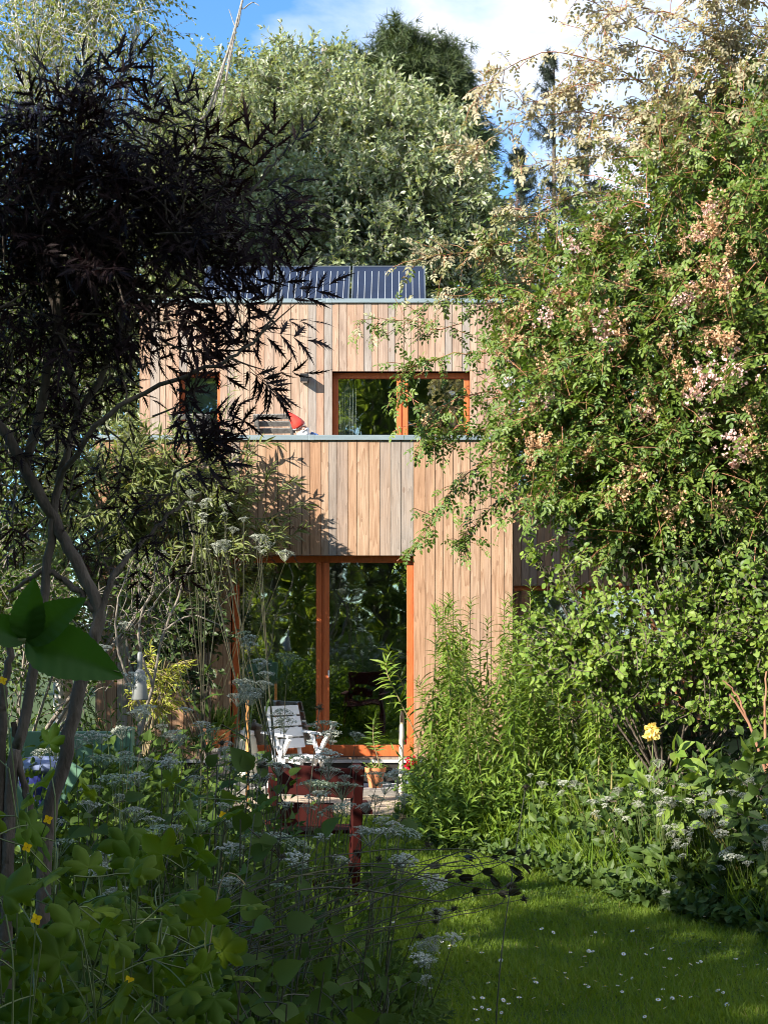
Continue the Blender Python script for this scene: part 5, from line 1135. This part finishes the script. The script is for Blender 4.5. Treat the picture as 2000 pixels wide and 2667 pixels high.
# ------------------------------------------------------------------ leaning seed heads over the lawn
GS = 'dark seed heads leaning over the lawn'
V['pod'] = leaf_mat('dark_pod', (.028, .025, .014), (.05, .045, .024), trans=.15)
pod = combine([(leaf([(0, .03), (.3, .13), (.65, .10), (1, .005)], .5, -.05), 0, 0, 0, a, 1, p) for a, p in ((.18, .1), (-.18, .1), (0, .3), (0, -.12), (.1, -.25))])
rng = np.random.default_rng(111); SB = (330, 2060)
PD = [(1060, 1852), (1090, 1845), (1100, 1870), (1125, 1868), (1110, 1905), (1060, 1893), (1040, 1882), (980, 1880), (990, 1895), (1020, 1925), (1075, 1930), (1095, 1920), (960, 1900), (1000, 1850), (1100, 1935), (925, 1870)]
for i, (x, y) in enumerate(PD):
    d = 4.5 + rng.normal(0, .12); b = P(330 + rng.normal(0, 60), 2150 + rng.normal(0, 40), d - .3); tip = P(x, y, d)
    e = thing('seed_stem', 'long thin leaning stem ending in a dark pointed seed pod', 'seed head', (b[0], b[1], 0), 0, GS)
    q = curve([(b[0] - .03, b[1], 0), b, b * .55 + tip * .45 + (rng.normal(0, .05), rng.normal(0, .08), .08 + rng.normal(0, .05)), tip + (-.12, rng.normal(0, .04), rng.normal(.0, .03)), tip], 26, .002, rng); Geo().tubes(q, .0022 * np.linspace(1.6, .6, 26) * rng.uniform(.7, 1.3), 4).build('stem', M['stem_dark'], e)
    n = rng.integers(1, 3); g = Geo(); T = nrm(q[-1] - q[-2]); g.place(*pod, np.tile(q[-1], (n, 1)), T + rng.normal(0, .25, (n, 3)), rng.normal(0, 1, (n, 3)), rng.uniform(.036, .056, n), rnd=rng.random(n)); g.build('pod', V['pod'], e)
BR = [(1132, 1942), (942, 1972), (940, 1990), (980, 1963), (908, 2022), (1140, 1840), (1135, 1700), (690, 1528), (712, 1785), (820, 1855), (565, 1655), (610, 1850), (795, 1912), (480, 1605), (925, 1825), (870, 1765)]
for i, (x, y) in enumerate(BR):
    d = 4.6 + rng.normal(0, .1); tip = P(x, y, d); b = P(min(x - 40, 420 + rng.normal(0, 90)) if y > 1750 else x - 60, 2150, d - .2)
    e = thing('avens_stem', 'thin dark stem ending in a round bristly seed head', 'seed head', (b[0], b[1], 0), 0, GS)
    q = curve([(b[0] - .03, b[1], 0), b, b * .45 + tip * .55 + (0, 0, .04), tip], 20); Geo().tubes(q, .002 * np.linspace(1.3, .7, 20), 4).build('stem', M['stem_dark'], e)
    g = Geo(); g.ball(tip, .008, 8, 6, rnd=.3); n = 60; nn = nrm(rng.normal(0, 1, (n, 3))); g.place(*leaf([(0, .1), (1, .02)], 0, 0), tip + nn * .006, nn, rng.normal(0, 1, (n, 3)), .013, rnd=rng.random(n)); g.build('seed_head', V['pod'], e)

# ------------------------------------------------------------------ celandine, big leaves and the bramble in front
GC = 'celandine plants in the near left corner'
rng = np.random.default_rng(121)
CE = [(60, 1760, 3.3), (120, 1880, 3.0), (40, 1990, 2.9), (220, 1890, 3.2), (300, 1960, 3.1), (170, 2010, 2.8), (90, 2090, 2.7), (270, 2080, 2.9), (350, 2030, 3.2), (30, 2150, 2.6), (200, 2150, 2.7), (330, 2120, 3.0), (120, 1760, 3.5), (400, 1920, 3.5), (340, 1850, 3.4), (430, 1760, 3.9), (-20, 1860, 3.1), (420, 2100, 3.1), (260, 1790, 3.7), (20, 1700, 3.6), (460, 2180, 3.0), (160, 1940, 3.0)]
V['yellow'] = leaf_mat('yellow_flower', (.80, .52, .01), (.85, .60, .02), tcol=(1.1, 1, .5))
YF = {0: (105, 1770), 4: (60, 1830), 6: (80, 1985), 11: (280, 2118), 13: (440, 1930), 15: (482, 1760), 19: (8, 1470)}
for i, (x, y, d) in enumerate(CE):
    top = P(x, y, d); b = np.array((top[0] + rng.normal(0, .08), d + .05, 0)); e = thing('celandine', 'yellow green celandine with lobed leaves in the near left corner', 'wild flower', b, 0, GC)
    q = curve([b, (b + top) / 2 + rng.normal(0, .03, 3), top + (0, 0, .05)], 14); g = Geo(); g.tubes(q, .004 * np.linspace(1, .5, 14), 5)
    br = grow(rng, q[rng.integers(5, 14, 12)], np.array((0, -.25, .25)) + rng.normal(0, .6, (12, 3)), rng.uniform(.06, .18, 12), 5, .2, .2); g.tubes(br, .0018, 4)
    T = nrm(br[:, -1] - br[:, -2]); lf = Geo(); lf.place(*L_LOBED, br[:, -1], T + (0, -.35, .0) + rng.normal(0, .4, T.shape), np.array((0, -.75, .75)) + rng.normal(0, .45, T.shape), rng.uniform(.055, .095, 12), rnd=rng.random(12))
    lf.build('leaves', V['celandine'], e, smooth=True)
    if i in YF:
        c = P(*YF[i], d - .12); g.tubes(curve([q[-3], (q[-3] + c) / 2 + (0, 0, .02), c], 8), .0016, 4); fl = Geo(); n = 4; az = np.arange(n) * 1.5708 + .4
        fl.place(*L_ROUND, np.tile(c, (n, 1)), np.stack([np.cos(az), np.full(n, -.3), np.sin(az)], -1), np.tile((0, -1., .3), (n, 1)), .012, rnd=rng.random(n)); fl.build('flower', V['yellow'], e)
    g.build('stem', M['stem'], e)
# broad leaved plants in the left bed
GB = 'broad leaved plants in the shaded bed'
for i, (x, y, d, s) in enumerate(((235, 1740, 5.2, .15), (500, 1650, 5.4, .12), (545, 1690, 5.0, .17), (470, 1640, 5.4, .13), (540, 1600, 5.6, .1), (610, 1750, 4.8, .14), (600, 1720, 4.9, .12), (520, 1770, 4.7, .13), (660, 1950, 4.3, .15), (560, 1960, 4.1, .16), (480, 1990, 3.9, .15), (620, 2060, 3.9, .16), (700, 2100, 3.9, .16), (520, 2110, 3.7, .15), (620, 2170, 3.6, .15), (760, 2150, 4.1, .14), (740, 2020, 4.3, .14), (800, 1960, 4.6, .12), (860, 1840, 4.9, .12), (700, 1880, 4.6, .13), (450, 2060, 3.6, .15), (840, 2110, 4.3, .12), (560, 2030, 4.0, .15), (380, 1700, 5.4, .12), (680, 2190, 3.8, .15), (780, 2070, 4.3, .14))):
    top = P(x, y, d); b = np.array((top[0] - rng.uniform(0, .15), d + .05, 0)); e = thing('broad_leaved_plant', 'dark green plant with broad heart shaped leaves in the shaded bed', 'plant', b, 0, GB)
    q = curve([b, (b + top) / 2 + rng.normal(0, .03, 3), top], 16); g, lf = Geo(), Geo(); g.tubes(q, .005 * np.linspace(1, .5, 16), 5); br = grow(rng, q[rng.integers(6, 16, 11)], np.array((.1, -.2, .3)) + rng.normal(0, .55, (11, 3)), rng.uniform(.05, .16, 11), 5, .2, .2); g.tubes(br, .002, 4)
    T = nrm(br[:, -1] - br[:, -2]); lf.place(*L_HEART, br[:, -1], T + rng.normal(0, .35, T.shape), np.array((0, -.6, .8)) + rng.normal(0, .45, T.shape), rng.uniform(.35, .68, 11) * s, rnd=rng.random(11)); g.build('stem', M['stem_dark'], e); lf.build('leaves', V['under'], e, smooth=True)
# bramble leaf close to the lens
e = thing('bramble', 'bramble shoot with three broad green leaves close to the elder stems', 'bramble', (-.75, 1.05, 0)); g, lf = Geo(), Geo(); d = 1.12
jn = P(58, 1385, d); g.tubes(curve([(-.75, 1.05, 0), (-.70, 1.08, 1.2), P(-260, 1330, d), P(-60, 1370, d), jn], 24), .0028, 6)
bl = (L_TOOTH[0] * (.66, 1, 1), L_TOOTH[1])
for (tx, ty), w_ in (((258, 1450), 1), ((172, 1290), 1), ((70, 1255), 1), ((-60, 1330), 1)):
    t = P(tx, ty, d - .01); L = np.linalg.norm(t - jn); lf.place(*bl, jn[None], (t - jn)[None], np.array([[.1, -1, .45]]), L * 1.02, rnd=.5)
for (a_, b_) in (((58, 1385), (258, 1450)), ((58, 1385), (172, 1290)), ((58, 1385), (70, 1255))): g.tubes(curve([P(*a_, d), P(*b_, d) * .5 + P(*a_, d) * .5, P(*b_, d)], 6) + (0, .0015, -.001), .0007, 4)
g.build('cane', M['stem'], e, smooth=True); lf.build('leaves', V['bramble'], e, smooth=True)
# a long dry grass stem bending in the dark foreground
e = thing('grass_stalk', 'single pale dry grass stalk arching in the dark near bed', 'grass stalk', tuple(P(430, 2250, 3.3))); Geo().tubes(curve([P(425, 2330, 3.3), P(440, 2160, 3.3), P(458, 2010, 3.3), P(480, 1900, 3.3), P(505, 1888, 3.3), P(530, 1910, 3.3)], 30), .0016, 4).build('stem', M['stem_dry'], e)
Geo().place(*L_LANCE, *(a := leaves_on(rng, curve([P(480, 1900, 3.3), P(505, 1888, 3.3), P(530, 1910, 3.3)], 8)[None], 8, (.012, .02), .4)), rnd=rng.random(len(a[0]))).build('seed_spike', V['drygrass'], e)
